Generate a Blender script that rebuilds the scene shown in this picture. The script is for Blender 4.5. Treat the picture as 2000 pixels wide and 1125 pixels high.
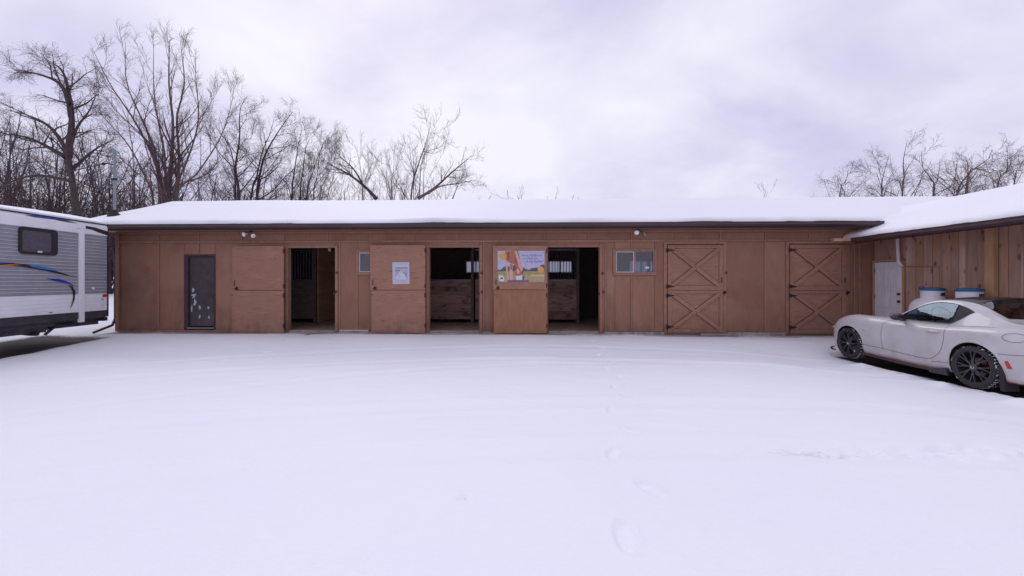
import bpy, bmesh, math, random
import numpy as np
from mathutils import Vector, Matrix

for o in list(bpy.data.objects):
    bpy.data.objects.remove(o)
S = bpy.context.scene
COL = S.collection
rad = math.radians
random.seed(7)

# ------------------------------------------------------------------ camera, sky, sun, exposure
CAMH = 1.58
F = 777.0                    # focal length in pixels of the 2000 px photograph
HOR = 548.0                  # horizon row
cam = bpy.data.cameras.new('camera'); camo = bpy.data.objects.new('camera', cam); COL.objects.link(camo)
cam.sensor_width = 36; cam.lens = 36 * F / 2000
cam.shift_y = -(562.5 - HOR) / 2000 * -1 * -1
cam.clip_start = 0.05; cam.clip_end = 2000
camo.location = (0, 0, CAMH); camo.rotation_euler = (rad(90), 0, 0)
S.camera = camo
S.view_settings.view_transform = 'Standard'; S.view_settings.look = 'None'
S.view_settings.gamma = 1; S.view_settings.exposure = 0.06; S.view_settings.use_curve_mapping = False

SUN_EL, SUN_AZ = rad(38), rad(-22)       # azimuth measured from +Y towards +X
W = bpy.data.worlds.new('World'); S.world = W; W.use_nodes = True
def build_world():
    nt = W.node_tree; nt.nodes.clear(); N = nt.nodes.new; L = nt.links.new
    out = N('ShaderNodeOutputWorld'); bg = N('ShaderNodeBackground'); bg.inputs['Strength'].default_value = 0.1
    sky = N('ShaderNodeTexSky'); sky.sky_type = 'NISHITA'; sky.sun_disc = False
    sky.sun_elevation = SUN_EL; sky.sun_rotation = SUN_AZ; sky.dust_density = 2
    tc = N('ShaderNodeTexCoord'); sep = N('ShaderNodeSeparateXYZ'); L(tc.outputs['Generated'], sep.inputs[0])
    def m(op, a, b=None, c=None):
        n = N('ShaderNodeMath'); n.operation = op
        for i, v in enumerate((a, b, c)):
            if v is None: continue
            if isinstance(v, (int, float)): n.inputs[i].default_value = v
            else: L(v, n.inputs[i])
        return n.outputs[0]
    zc = m('MAXIMUM', sep.outputs[2], 0.0)
    den = m('ADD', zc, 0.38)
    x = m('DIVIDE', sep.outputs[0], den); y = m('DIVIDE', sep.outputs[1], den)
    cv = N('ShaderNodeCombineXYZ'); L(x, cv.inputs[0]); L(y, cv.inputs[1])
    def noise(scale, det, rough, off, dist=0.0, sy=1.0):
        mp = N('ShaderNodeMapping'); L(cv.outputs[0], mp.inputs[0]); mp.inputs['Location'].default_value = off
        mp.inputs['Scale'].default_value = (1, sy, 1)
        n = N('ShaderNodeTexNoise'); L(mp.outputs[0], n.inputs['Vector'])
        n.inputs['Scale'].default_value = scale; n.inputs['Detail'].default_value = det
        n.inputs['Roughness'].default_value = rough; n.inputs['Distortion'].default_value = dist
        return n.outputs['Fac']
    n1 = noise(1.6, 7, 0.52, (3.1, 7.4, 0), 0.25, 1.25)
    n2 = noise(0.60, 3, 0.5, (8.3, 1.2, 0), 0.2)
    n3 = noise(4.5, 5, 0.6, (1.3, 4.2, 0), 0.2, 1.4)
    v = m('ADD', m('MULTIPLY', n1, 0.80), m('MULTIPLY', n2, 0.30))
    v = m('ADD', v, m('MULTIPLY', n3, 0.16)); v = m('SUBTRACT', v, 0.13)
    # thinner places of the overcast, where it glows: given by direction
    def bump(px, py, sharp, amp):
        d = Vector(((px - 1000) / F, 1, (HOR - py) / F)).normalized()
        vm = N('ShaderNodeVectorMath'); vm.operation = 'DOT_PRODUCT'
        L(tc.outputs['Generated'], vm.inputs[0]); vm.inputs[1].default_value = d
        e = m('POWER', m('MAXIMUM', vm.outputs['Value'], 0.0), sharp)
        return m('MULTIPLY', e, amp)
    for b in ((620, 60, 14, .08), (900, 200, 60, .10), (470, 60, 70, .09), (1010, 235, 300, .07), (690, 345, 120, .13),
              (1560, 330, 22, -.06), (720, 190, 160, -.07), (0, 100, 10, -.06), (1900, 150, 12, -.03), (1450, 170, 60, -.03)):
        v = m('ADD', v, bump(*b))
    cr = N('ShaderNodeValToRGB'); L(v, cr.inputs[0])
    e = cr.color_ramp.elements
    e[0].position = 0.33; e[0].color = (0.615, 0.598, 0.815, 1)
    e[1].position = 0.66; e[1].color = (0.885, 0.875, 0.975, 1)
    k = e.new(0.44); k.color = (0.705, 0.688, 0.870, 1)
    k = e.new(0.53); k.color = (0.790, 0.775, 0.925, 1)
    # below the horizon: snow country
    gl = m('GREATER_THAN', sep.outputs[2], -0.02)
    sc = N('ShaderNodeVectorMath'); sc.operation = 'SCALE'; L(cr.outputs[0], sc.inputs[0]); sc.inputs['Scale'].default_value = 10.0
    mix = N('ShaderNodeMixRGB'); mix.inputs['Fac'].default_value = 0.96
    L(sky.outputs[0], mix.inputs[1]); L(sc.outputs[0], mix.inputs[2])
    mx2 = N('ShaderNodeMixRGB'); mx2.inputs[1].default_value = (5.2, 5.1, 6.6, 1); L(gl, mx2.inputs[0]); L(mix.outputs[0], mx2.inputs[2])
    L(mx2.outputs[0], bg.inputs['Color']); L(bg.outputs[0], out.inputs[0])
build_world()
sl = bpy.data.lights.new('sun', 'SUN'); sl.energy = 0.6; sl.angle = rad(30); sl.color = (1, 0.965, 0.96)
so = bpy.data.objects.new('sun', sl); COL.objects.link(so)
sd = Vector((math.sin(SUN_AZ) * math.cos(SUN_EL), math.cos(SUN_AZ) * math.cos(SUN_EL), math.sin(SUN_EL)))
so.rotation_euler = sd.to_track_quat('Z', 'Y').to_euler()

# ------------------------------------------------------------------ materials
def mat(name, col, rough=0.6, metal=0.0, coat=0.0, spec=0.5):
    m = bpy.data.materials.new(name); m.use_nodes = True
    p = m.node_tree.nodes['Principled BSDF']
    p.inputs['Base Color'].default_value = (*col, 1); p.inputs['Roughness'].default_value = rough
    p.inputs['Metallic'].default_value = metal; p.inputs['Coat Weight'].default_value = coat
    p.inputs['Specular IOR Level'].default_value = spec
    m.diffuse_color = (*col, 1)
    return m
def textured(name, c1, c2, scale=(1, 1, 1), nscale=5, rough=0.7, bump=0.2, bdist=0.004, contrast=(0.35, 0.65),
             blotch=None, streak=None, rnd=0.0, knots=None, coord='Object', detail=6, metal=0.0, coat=0.0):
    """colour = noise between c1 and c2 along stretched object coordinates, fine relief from the same noise;
    blotch=(colour, scale, lo, hi, amount) lays worn patches over it; knots=(colour) scatters wood knots."""
    m = mat(name, c1, rough, metal, coat); nt = m.node_tree; N = nt.nodes.new; L = nt.links.new
    p = nt.nodes['Principled BSDF']
    tc = N('ShaderNodeTexCoord'); vec = tc.outputs[coord]
    oi = N('ShaderNodeObjectInfo')
    if rnd:
        ad = N('ShaderNodeVectorMath'); ad.operation = 'MULTIPLY_ADD'
        cb = N('ShaderNodeCombineXYZ')
        for i in range(3): L(oi.outputs['Random'], cb.inputs[i])
        ad.inputs[1].default_value = (37, 53, 71); L(cb.outputs[0], ad.inputs[0]); L(vec, ad.inputs[2]); vec = ad.outputs[0]
    mp = N('ShaderNodeMapping'); mp.inputs['Scale'].default_value = scale; L(vec, mp.inputs[0])
    n = N('ShaderNodeTexNoise'); n.inputs['Scale'].default_value = nscale; n.inputs['Detail'].default_value = detail
    n.inputs['Roughness'].default_value = 0.6; L(mp.outputs[0], n.inputs['Vector'])
    r = N('ShaderNodeMapRange'); r.inputs[1].default_value = contrast[0]; r.inputs[2].default_value = contrast[1]; L(n.outputs['Fac'], r.inputs[0])
    mx = N('ShaderNodeMixRGB'); mx.inputs[1].default_value = (*c1, 1); mx.inputs[2].default_value = (*c2, 1); L(r.outputs[0], mx.inputs[0])
    col = mx.outputs[0]
    def over(col, colour, fac):
        q = N('ShaderNodeMixRGB'); L(fac, q.inputs[0]); L(col, q.inputs[1]); q.inputs[2].default_value = (*colour, 1); return q.outputs[0]
    for bl in (blotch or []):
        colour, sc, lo, hi, am = bl[:5]
        mp2 = N('ShaderNodeMapping'); L(vec, mp2.inputs[0]); mp2.inputs['Location'].default_value = (sc * 3.1, sc * 1.7, sc)
        if len(bl) > 5: mp2.inputs['Scale'].default_value = bl[5]
        n2 = N('ShaderNodeTexNoise'); n2.inputs['Scale'].default_value = sc; n2.inputs['Detail'].default_value = 5; L(mp2.outputs[0], n2.inputs['Vector'])
        r2 = N('ShaderNodeMapRange'); r2.inputs[1].default_value = lo; r2.inputs[2].default_value = hi; r2.inputs[4].default_value = am
        L(n2.outputs['Fac'], r2.inputs[0]); col = over(col, colour, r2.outputs[0])
    if knots:
        mp3 = N('ShaderNodeMapping'); mp3.inputs['Scale'].default_value = knots[1]; L(vec, mp3.inputs[0])
        vo = N('ShaderNodeTexVoronoi'); vo.inputs['Scale'].default_value = 1; L(mp3.outputs[0], vo.inputs['Vector'])
        r3 = N('ShaderNodeMapRange'); r3.inputs[1].default_value = 0.26; r3.inputs[2].default_value = 0.09; r3.inputs[4].default_value = 0.85
        L(vo.outputs['Distance'], r3.inputs[0]); col = over(col, knots[0], r3.outputs[0])
    if rnd:
        hs = N('ShaderNodeHueSaturation'); r4 = N('ShaderNodeMapRange'); r4.inputs[3].default_value = 1 - rnd; r4.inputs[4].default_value = 1 + rnd
        L(oi.outputs['Random'], r4.inputs[0]); L(r4.outputs[0], hs.inputs['Value']); L(col, hs.inputs['Color']); col = hs.outputs[0]
    L(col, p.inputs['Base Color'])
    if bump:
        b = N('ShaderNodeBump'); b.inputs['Strength'].default_value = bump; b.inputs['Distance'].default_value = bdist
        L(n.outputs['Fac'], b.inputs['Height']); L(b.outputs[0], p.inputs['Normal'])
    return m
def glassmat(name, tint, refl=0.08, rough=0.02, gcol=(1, 1, 1), edge=0.9):
    m = bpy.data.materials.new(name); m.use_nodes = True; nt = m.node_tree; nt.nodes.clear(); N = nt.nodes.new; L = nt.links.new
    out = N('ShaderNodeOutputMaterial'); tr = N('ShaderNodeBsdfTransparent'); tr.inputs[0].default_value = (*tint, 1)
    gl = N('ShaderNodeBsdfGlossy'); gl.inputs['Roughness'].default_value = rough; gl.inputs[0].default_value = (*gcol, 1)
    lw = N('ShaderNodeLayerWeight'); lw.inputs[0].default_value = 0.5
    pw = N('ShaderNodeMath'); pw.operation = 'POWER'; pw.inputs[1].default_value = 4.0; L(lw.outputs['Facing'], pw.inputs[0])
    ad = N('ShaderNodeMath'); ad.operation = 'MULTIPLY_ADD'; ad.use_clamp = True; ad.inputs[1].default_value = edge; ad.inputs[2].default_value = refl + 0.06; L(pw.outputs[0], ad.inputs[0])
    mx = N('ShaderNodeMixShader'); L(ad.outputs[0], mx.inputs[0]); L(tr.outputs[0], mx.inputs[1]); L(gl.outputs[0], mx.inputs[2]); L(mx.outputs[0], out.inputs[0])
    return m

M = {}
BR1, BR2 = (0.250, 0.122, 0.077), (0.305, 0.155, 0.101)
M['siding'] = textured('brown_painted_siding', BR1, BR2, (22, 22, 1.2), 2.2, 0.85, 0.35, 0.004, (0.3, 0.7),
                       blotch=[((0.37, 0.222, 0.155), 0.9, 0.48, 0.75, 0.55, (1, 1, 0.7)), ((0.15, 0.055, 0.045), 14, 0.70, 0.74, 0.6), ((0.20, 0.082, 0.062), 1.7, 0.5, 0.72, 0.5)], rnd=0.05)
M['door_ply'] = textured('brown_painted_plywood', (0.285, 0.142, 0.095), (0.342, 0.177, 0.124), (1.3, 1.3, 14), 2.4, 0.8, 0.5, 0.004, (0.3, 0.7),
                         blotch=[((0.14, 0.06, 0.05), 5, 0.62, 0.68, 0.7, (0.6, 1, 7)), ((0.42, 0.23, 0.18), 2.2, 0.52, 0.75, 0.45, (1, 1, 2)), ((0.13, 0.06, 0.05), 22, 0.72, 0.75, 0.8)], rnd=0.06)
M['trim'] = textured('brown_painted_trim', (0.278, 0.139, 0.093), (0.335, 0.174, 0.119), (3, 3, 3), 3, 0.8, 0.25, 0.003,
                     blotch=[((0.15, 0.065, 0.05), 9, 0.66, 0.72, 0.6)], rnd=0.08)
M['trim_dark'] = textured('dark_brown_frame', (0.045, 0.022, 0.028), (0.07, 0.035, 0.04), (2, 2, 2), 3, 0.7, 0.2)
M['gutter'] = textured('dark_brown_gutter', (0.048, 0.024, 0.030), (0.075, 0.038, 0.045), (0.6, 3, 3), 2, 0.45, 0.15)
M['shingle'] = textured('dark_shingle', (0.03, 0.022, 0.026), (0.07, 0.05, 0.055), (4, 4, 4), 5, 0.9, 0.5)
M['door_dark'] = textured('dark_grey_door_paint', (0.052, 0.036, 0.046), (0.075, 0.053, 0.064), (2, 2, 2), 4, 0.6, 0.2, blotch=[((0.09, 0.06, 0.06), 3, 0.5, 0.7, 0.4)])
M['paint_patch'] = textured('peeled_pale_blue', (0.36, 0.44, 0.52), (0.42, 0.50, 0.58), (5, 5, 5), 6, 0.8, 0.2)
M['iron'] = mat('black_iron', (0.022, 0.014, 0.018), 0.6, 0.3)
M['rust_iron'] = textured('rusted_iron', (0.03, 0.015, 0.014), (0.07, 0.03, 0.022), (5, 5, 5), 12, 0.8, 0.2)
M['block'] = textured('concrete_block', (0.27, 0.24, 0.23), (0.36, 0.32, 0.30), (3, 3, 3), 8, 0.95, 0.6, 0.005, blotch=[((0.15, 0.11, 0.09), 4, 0.5, 0.65, 0.6)], rnd=0.15)
M['old_wood'] = textured('grey_weathered_wood', (0.20, 0.16, 0.14), (0.34, 0.29, 0.26), (1, 6, 10), 3, 0.9, 0.5)
M['stall_wood'] = textured('stall_boards', (0.27, 0.145, 0.12), (0.44, 0.27, 0.225), (1.2, 1.2, 12), 2.4, 0.85, 0.5, rnd=0.22,
                           blotch=[((0.05, 0.025, 0.02), 3, 0.52, 0.66, 0.7, (1, 1, 2)), ((0.30, 0.22, 0.19), 2, 0.55, 0.7, 0.5)])
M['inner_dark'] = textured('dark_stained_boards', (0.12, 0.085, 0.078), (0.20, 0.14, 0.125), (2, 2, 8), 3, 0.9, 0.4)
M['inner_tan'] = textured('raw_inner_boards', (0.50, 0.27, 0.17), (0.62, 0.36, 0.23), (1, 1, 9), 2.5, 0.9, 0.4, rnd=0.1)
M['galv'] = textured('galvanised_steel', (0.17, 0.19, 0.22), (0.26, 0.29, 0.33), (6, 6, 3), 6, 0.45, 0.1, metal=0.6)
M['bar'] = mat('painted_bar', (0.20, 0.18, 0.22), 0.5, 0.5)
M['dirt_floor'] = textured('stable_dirt_floor', (0.28, 0.20, 0.15), (0.50, 0.38, 0.28), (1, 1, 1), 5, 0.98, 0.6, 0.02,
                           blotch=[((0.42, 0.34, 0.25), 9, 0.58, 0.68, 0.7)])
M['window_frame'] = textured('mauve_aluminium_frame', (0.24, 0.14, 0.13), (0.30, 0.18, 0.17), (3, 3, 3), 4, 0.5, 0.1)
M['white_frame'] = mat('white_window_frame', (0.62, 0.58, 0.60), 0.4)
M['pane'] = glassmat('window_glass', (0.62, 0.62, 0.70), 0.01, 0.03)
M['pine'] = textured('pine_boards', (0.32, 0.188, 0.142), (0.41, 0.262, 0.208), (3.5, 7, 0.8), 2.6, 0.8, 0.3, 0.003, (0.3, 0.7),
                     blotch=[((0.42, 0.20, 0.11), 1.1, 0.50, 0.66, 0.65, (1, 1, 0.35)), ((0.62, 0.47, 0.40), 1.6, 0.55, 0.7, 0.5, (1, 1, 0.4))],
                     rnd=0.09, knots=((0.10, 0.035, 0.025), (0.01, 6.0, 3.0)))
M['pine_post'] = textured('yellow_pine_post', (0.38, 0.215, 0.11), (0.48, 0.29, 0.16), (4, 4, 0.9), 2.5, 0.8, 0.3)
M['white_door'] = textured('white_door_paint', (0.62, 0.58, 0.62), (0.70, 0.66, 0.70), (2, 2, 1), 3, 0.5, 0.1)
M['white_paint'] = textured('white_enamel', (0.66, 0.65, 0.70), (0.74, 0.73, 0.78), (2, 2, 1), 3, 0.4, 0.05, blotch=[((0.45, 0.36, 0.32), 5, 0.66, 0.76, 0.5)])
M['blue_plastic'] = textured('blue_plastic', (0.010, 0.085, 0.22), (0.015, 0.12, 0.28), (3, 3, 3), 4, 0.45, 0.05)
M['pvc'] = mat('white_pvc', (0.62, 0.60, 0.66), 0.4)
M['brass'] = mat('yellow_pipe', (0.42, 0.26, 0.11), 0.5, 0.3)
M['knob'] = mat('bronze_knob', (0.10, 0.045, 0.03), 0.35, 0.8)
M['bulb'] = mat('white_bulb_glass', (0.80, 0.80, 0.85), 0.1, 0.0, 0.6)
M['bark'] = textured('bark', (0.095, 0.064, 0.064), (0.165, 0.118, 0.114), (3, 3, 1), 3, 0.95, 0.6, 0.02)
M['twig'] = textured('twigs', (0.085, 0.052, 0.058), (0.14, 0.090, 0.096), (1, 1, 1), 1.5, 0.95, 0)
M['bark_dark'] = textured('dark_bark', (0.040, 0.027, 0.030), (0.075, 0.050, 0.052), (3, 3, 1), 3, 0.95, 0.6, 0.02)
M['twig_dark'] = textured('dark_twigs', (0.060, 0.036, 0.042), (0.10, 0.062, 0.07), (1, 1, 1), 1.5, 0.95, 0)
M['rv_grey'] = textured('grey_aluminium_siding', (0.235, 0.235, 0.28), (0.28, 0.275, 0.32), (1, 2, 2), 2, 0.42, 0.05)
M['rv_rib'] = mat('pale_caps_rib_highlight', (0.66, 0.65, 0.72), 0.4)  # colour of the pale caps; on the ribs, skylight painted onto upward faces
M['rv_white'] = textured('white_aluminium_siding', (0.72, 0.715, 0.78), (0.77, 0.76, 0.82), (1, 2, 2), 2, 0.38, 0.04)
M['rv_black'] = textured('black_skirt', (0.022, 0.020, 0.028), (0.034, 0.030, 0.040), (1, 2, 2), 3, 0.5, 0.1)
M['rubber'] = mat('black_rubber', (0.018, 0.016, 0.018), 0.8)
M['tint_glass'] = textured('dusty_tinted_glass', (0.075, 0.070, 0.095), (0.11, 0.10, 0.13), (3, 3, 3), 14, 0.25, 0.0, coat=0.4)
M['dec_blue'] = mat('blue_decal', (0.012, 0.045, 0.35), 0.35)
M['dec_lblue'] = mat('bright_blue_decal', (0.02, 0.19, 0.52), 0.35)
M['dec_orange'] = mat('orange_decal', (0.60, 0.20, 0.045), 0.35)
M['dec_black'] = mat('black_decal', (0.03, 0.022, 0.035), 0.35)
M['red_lens'] = mat('red_lens', (0.50, 0.012, 0.02), 0.2, 0, 0.5)
M['car'] = textured('dusty_white_car_paint', (0.50, 0.48, 0.50), (0.55, 0.53, 0.555), (1.5, 1.5, 1.5), 2.5, 0.32, 0.0, coat=0.55,
                    blotch=[((0.42, 0.38, 0.36), 3.5, 0.5, 0.72, 0.5)])
M['car_black'] = mat('gloss_black', (0.018, 0.014, 0.02), 0.3, 0, 0.25)
M['roof_black'] = mat('gloss_black_roof', (0.020, 0.012, 0.016), 0.3, 0, 0.15)
M['car_glass'] = glassmat('car_glass', (0.44, 0.55, 0.62), 0.02, 0.01, (.75, .88, 1), 0.12)
M['rear_glass'] = glassmat('rear_glass', (0.35, 0.42, 0.46), 0.12, 0.01)
M['quarter'] = mat('dark_quarter_panel', (0.035, 0.028, 0.034), 0.55, 0, 0, 0.2)
M['seam'] = mat('panel_gap', (0.05, 0.045, 0.05), 0.9)
M['wheel'] = mat('dark_alloy', (0.085, 0.08, 0.095), 0.38, 0.6)
M['tyre'] = textured('tyre_rubber', (0.020, 0.018, 0.020), (0.035, 0.031, 0.034), (3, 3, 3), 8, 0.85, 0.2)
M['disc'] = mat('brake_disc', (0.16, 0.15, 0.16), 0.35, 0.8)
M['red_paint'] = mat('red_caliper', (0.16, 0.012, 0.015), 0.5)
M['red_trim'] = mat('red_pinstripe', (0.24, 0.02, 0.025), 0.5)
M['amber'] = mat('amber_lens', (0.50, 0.12, 0.035), 0.25, 0, 0.4)
M['chrome'] = mat('silver_emblem', (0.55, 0.55, 0.58), 0.2, 0.9)
M['upholstery'] = mat('black_upholstery', (0.05, 0.045, 0.05), 0.8)
M['well'] = mat('wheel_well_black', (0.010, 0.009, 0.010), 0.9)

m_ = mat('frosted_window_plastic', (0.75, 0.76, 0.80), 0.7); M['frost'] = m_
_nt = m_.node_tree; _t = _nt.nodes.new('ShaderNodeBsdfTranslucent'); _t.inputs[0].default_value = (0.55, 0.57, 0.62, 1)
_nt.links.new(_t.outputs[0], _nt.nodes['Material Output'].inputs[0])
def zstain(key, colour, z0, z1, amt, ns=3.0, sc=(1, 1, 1)):
    # dirt splashed up from the ground, ragged upper edge
    m = M[key]; nt = m.node_tree; N = nt.nodes.new; L = nt.links.new; p = nt.nodes['Principled BSDF']; src = p.inputs['Base Color'].links[0].from_socket
    tc = N('ShaderNodeTexCoord'); sp = N('ShaderNodeSeparateXYZ'); L(tc.outputs['Object'], sp.inputs[0])
    mp = N('ShaderNodeMapping'); mp.inputs['Scale'].default_value = sc; L(tc.outputs['Object'], mp.inputs[0])
    n = N('ShaderNodeTexNoise'); n.inputs['Scale'].default_value = ns; n.inputs['Detail'].default_value = 7; n.inputs['Roughness'].default_value = .65; L(mp.outputs[0], n.inputs['Vector'])
    a = N('ShaderNodeMapRange'); a.inputs[1].default_value = z1; a.inputs[2].default_value = z0; L(sp.outputs[2], a.inputs[0])
    b = N('ShaderNodeMapRange'); b.inputs[1].default_value = .36; b.inputs[2].default_value = .66; L(n.outputs['Fac'], b.inputs[0])
    mu = N('ShaderNodeMath'); mu.operation = 'MULTIPLY'; L(a.outputs[0], mu.inputs[0]); L(b.outputs[0], mu.inputs[1])
    m2 = N('ShaderNodeMath'); m2.operation = 'MULTIPLY'; L(mu.outputs[0], m2.inputs[0]); m2.inputs[1].default_value = amt
    mx = N('ShaderNodeMixRGB'); L(m2.outputs[0], mx.inputs[0]); L(src, mx.inputs[1]); mx.inputs[2].default_value = (*colour, 1); L(mx.outputs[0], p.inputs['Base Color'])
for k_ in ('siding', 'trim', 'door_ply'): zstain(k_, (0.13, 0.075, 0.055), .12, .75, .75, 3.5, (1, 1, .6))
zstain('door_dark', (0.14, 0.11, 0.10), .15, .9, .5)
zstain('car', (0.27, 0.235, 0.22), .12, .62, .75, 2.5); zstain('rv_white', (0.34, 0.31, 0.31), .75, 1.35, .22, 4, (1, 1, .4)); zstain('rv_black', (0.12, 0.11, 0.12), .4, .9, .6, 5)
zstain('pine', (0.20, 0.13, 0.10), .1, .8, .5)
def snowmat(name, dirt=False):
    m = mat(name, (0.86, 0.865, 0.90), 0.65, spec=0.25); nt = m.node_tree; N = nt.nodes.new; L = nt.links.new
    p = nt.nodes['Principled BSDF']
    tc = N('ShaderNodeTexCoord')
    def noise(s, d, r=0.55, sc=(1, 1, 1)):
        mp = N('ShaderNodeMapping'); mp.inputs['Scale'].default_value = sc; L(tc.outputs['Object'], mp.inputs[0])
        n = N('ShaderNodeTexNoise'); n.inputs['Scale'].default_value = s; n.inputs['Detail'].default_value = d; n.inputs['Roughness'].default_value = r
        L(mp.outputs[0], n.inputs['Vector']); return n.outputs['Fac']
    f = noise(55, 4); g = noise(5, 5, 0.6, (0.6, 1.8, 1))
    ad = N('ShaderNodeMath'); ad.operation = 'MULTIPLY_ADD'; L(f, ad.inputs[0]); ad.inputs[1].default_value = 0.10; L(g, ad.inputs[2])
    b = N('ShaderNodeBump'); b.inputs['Strength'].default_value = 0.55; b.inputs['Distance'].default_value = 0.03
    L(ad.outputs[0], b.inputs['Height']); L(b.outputs[0], p.inputs['Normal'])
    col = N('ShaderNodeMixRGB'); col.inputs[1].default_value = (0.865, 0.872, 0.945, 1); col.inputs[2].default_value = (0.915, 0.92, 0.965, 1)
    L(noise(0.5, 4), col.inputs[0])
    last = col.outputs[0]
    if dirt:
        at = N('ShaderNodeAttribute'); at.attribute_name = 'bare'
        nn = noise(16, 7, 0.7)
        gr = N('ShaderNodeMixRGB'); gr.inputs[1].default_value = (0.040, 0.031, 0.028, 1); gr.inputs[2].default_value = (0.085, 0.066, 0.060, 1); L(noise(40, 6, 0.7), gr.inputs[0])
        s = N('ShaderNodeMath'); s.operation = 'ADD'; L(at.outputs['Fac'], s.inputs[0]); L(nn, s.inputs[1])
        r = N('ShaderNodeMapRange'); r.inputs[1].default_value = 0.88; r.inputs[2].default_value = 1.30; L(s.outputs[0], r.inputs[0])
        mx = N('ShaderNodeMixRGB'); L(r.outputs[0], mx.inputs[0]); L(last, mx.inputs[1]); L(gr.outputs[0], mx.inputs[2]); last = mx.outputs[0]
        # trodden, slightly soiled snow
        at2 = N('ShaderNodeAttribute'); at2.attribute_name = 'soil'
        n5 = noise(30, 6, 0.75, (0.6, 1.4, 1))
        s2 = N('ShaderNodeMath'); s2.operation = 'ADD'; L(at2.outputs['Fac'], s2.inputs[0]); L(n5, s2.inputs[1])
        r2 = N('ShaderNodeMapRange'); r2.inputs[1].default_value = 1.0; r2.inputs[2].default_value = 1.35; r2.inputs[4].default_value = 0.75; L(s2.outputs[0], r2.inputs[0])
        mx2 = N('ShaderNodeMixRGB'); L(r2.outputs[0], mx2.inputs[0]); L(last, mx2.inputs[1]); mx2.inputs[2].default_value = (0.42, 0.33, 0.31, 1); last = mx2.outputs[0]
    L(last, p.inputs['Base Color'])
    return m
M['snow'] = snowmat('snow_on_things'); M['snow_ground'] = snowmat('snow_on_ground', True)

# ------------------------------------------------------------------ mesh helpers
class MB:
    def __init__(s): s.v = []; s.f = []
    def add(s, vs, fs):
        n = len(s.v); s.v.extend([tuple(v) for v in vs]); s.f.extend([tuple(i + n for i in f) for f in fs]); return s
    def box(s, x0, x1, y0, y1, z0, z1, mtx=None):
        vs = [(x, y, z) for x in (x0, x1) for y in (y0, y1) for z in (z0, z1)]
        if mtx is not None: vs = [mtx @ Vector(v) for v in vs]
        return s.add(vs, [(0, 1, 3, 2), (4, 6, 7, 5), (0, 4, 5, 1), (2, 3, 7, 6), (0, 2, 6, 4), (1, 5, 7, 3)])
    def prism(s, poly, a, b, axis='y'):
        """poly of 2-D points extruded from a to b along an axis; the 2-D pair is the two other axes in order."""
        n = len(poly)
        def P(p, t): return {'x': (t, p[0], p[1]), 'y': (p[0], t, p[1]), 'z': (p[0], p[1], t)}[axis]
        vs = [P(p, a) for p in poly] + [P(p, b) for p in poly]
        return s.add(vs, [tuple(range(n)), tuple(range(2 * n - 1, n - 1, -1))] + [(i, (i + 1) % n, n + (i + 1) % n, n + i) for i in range(n)])
    def bar(s, p, q, w, t, up=(0, 0, 1)):
        p = Vector(p); q = Vector(q); d = (q - p); L = d.length; d.normalize(); u = Vector(up); x = d.cross(u).normalized(); u = x.cross(d)
        vs = []
        for e in (p, q):
            for a, b in ((-1, -1), (1, -1), (1, 1), (-1, 1)): vs.append(e + x * a * w / 2 + u * b * t / 2)
        return s.add(vs, [(0, 3, 2, 1), (4, 5, 6, 7), (0, 1, 5, 4), (1, 2, 6, 5), (2, 3, 7, 6), (3, 0, 4, 7)])
    def tube(s, pts, r, n=8, caps=True):
        pts = [Vector(p) for p in pts]; m = len(pts); rs = r if hasattr(r, '__len__') else [r] * m
        ref = None; vs = []
        for i, p in enumerate(pts):
            t = (pts[min(i + 1, m - 1)] - pts[max(i - 1, 0)]).normalized()
            if ref is None:
                ref = t.cross(Vector((0, 0, 1)) if abs(t.z) < 0.9 else Vector((1, 0, 0))).normalized()
            ref = (ref - t * ref.dot(t)).normalized(); b = t.cross(ref)
            for k in range(n):
                a = 2 * math.pi * k / n; vs.append(p + (ref * math.cos(a) + b * math.sin(a)) * rs[i])
        fs = [(i * n + k, i * n + (k + 1) % n, (i + 1) * n + (k + 1) % n, (i + 1) * n + k) for i in range(m - 1) for k in range(n)]
        if caps: fs += [tuple(range(n - 1, -1, -1)), tuple((m - 1) * n + k for k in range(n))]
        return s.add(vs, fs)
    def lathe(s, prof, n=24, mtx=None, closed=False):
        vs = []; m = len(prof)
        for r, z in prof:
            for k in range(n):
                a = 2 * math.pi * k / n; vs.append(Vector((r * math.cos(a), r * math.sin(a), z)))
        if mtx is not None: vs = [mtx @ v for v in vs]
        fs = [(i * n + k, i * n + (k + 1) % n, (i + 1) * n + (k + 1) % n, (i + 1) * n + k) for i in range(m - 1) for k in range(n)]
        if closed: fs += [((m - 1) * n + k, (m - 1) * n + (k + 1) % n, (k + 1) % n, k) for k in range(n)]
        else: fs += [tuple(range(n - 1, -1, -1)), tuple((m - 1) * n + k for k in range(n))]
        return s.add(vs, fs)
    def sphere(s, c, r, n=12, m=8, sc=(1, 1, 1)):
        pr = [(max(1e-4, math.sin(math.pi * i / m)) * r, -math.cos(math.pi * i / m) * r) for i in range(m + 1)]
        return s.lathe(pr, n, Matrix.Translation(c) @ Matrix.Diagonal((*sc, 1)))
    def build(s, name, material, parent=None, smooth=False, bevel=0, fixn=True):
        me = bpy.data.meshes.new(name); me.from_pydata(s.v, [], s.f); me.update()
        bm = bmesh.new(); bm.from_mesh(me)
        if fixn: bmesh.ops.recalc_face_normals(bm, faces=bm.faces)
        if bevel: bmesh.ops.bevel(bm, geom=[e for e in bm.edges if len(e.link_faces) == 2 and e.calc_face_angle(0) > 0.6], offset=bevel, segments=2, affect='EDGES')
        bm.to_mesh(me); bm.free()
        if smooth:
            me.polygons.foreach_set('use_smooth', [True] * len(me.polygons))
            me.set_sharp_from_angle(angle=rad(smooth if smooth is not True else 35))
        return link(name, me, material, parent)
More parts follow.
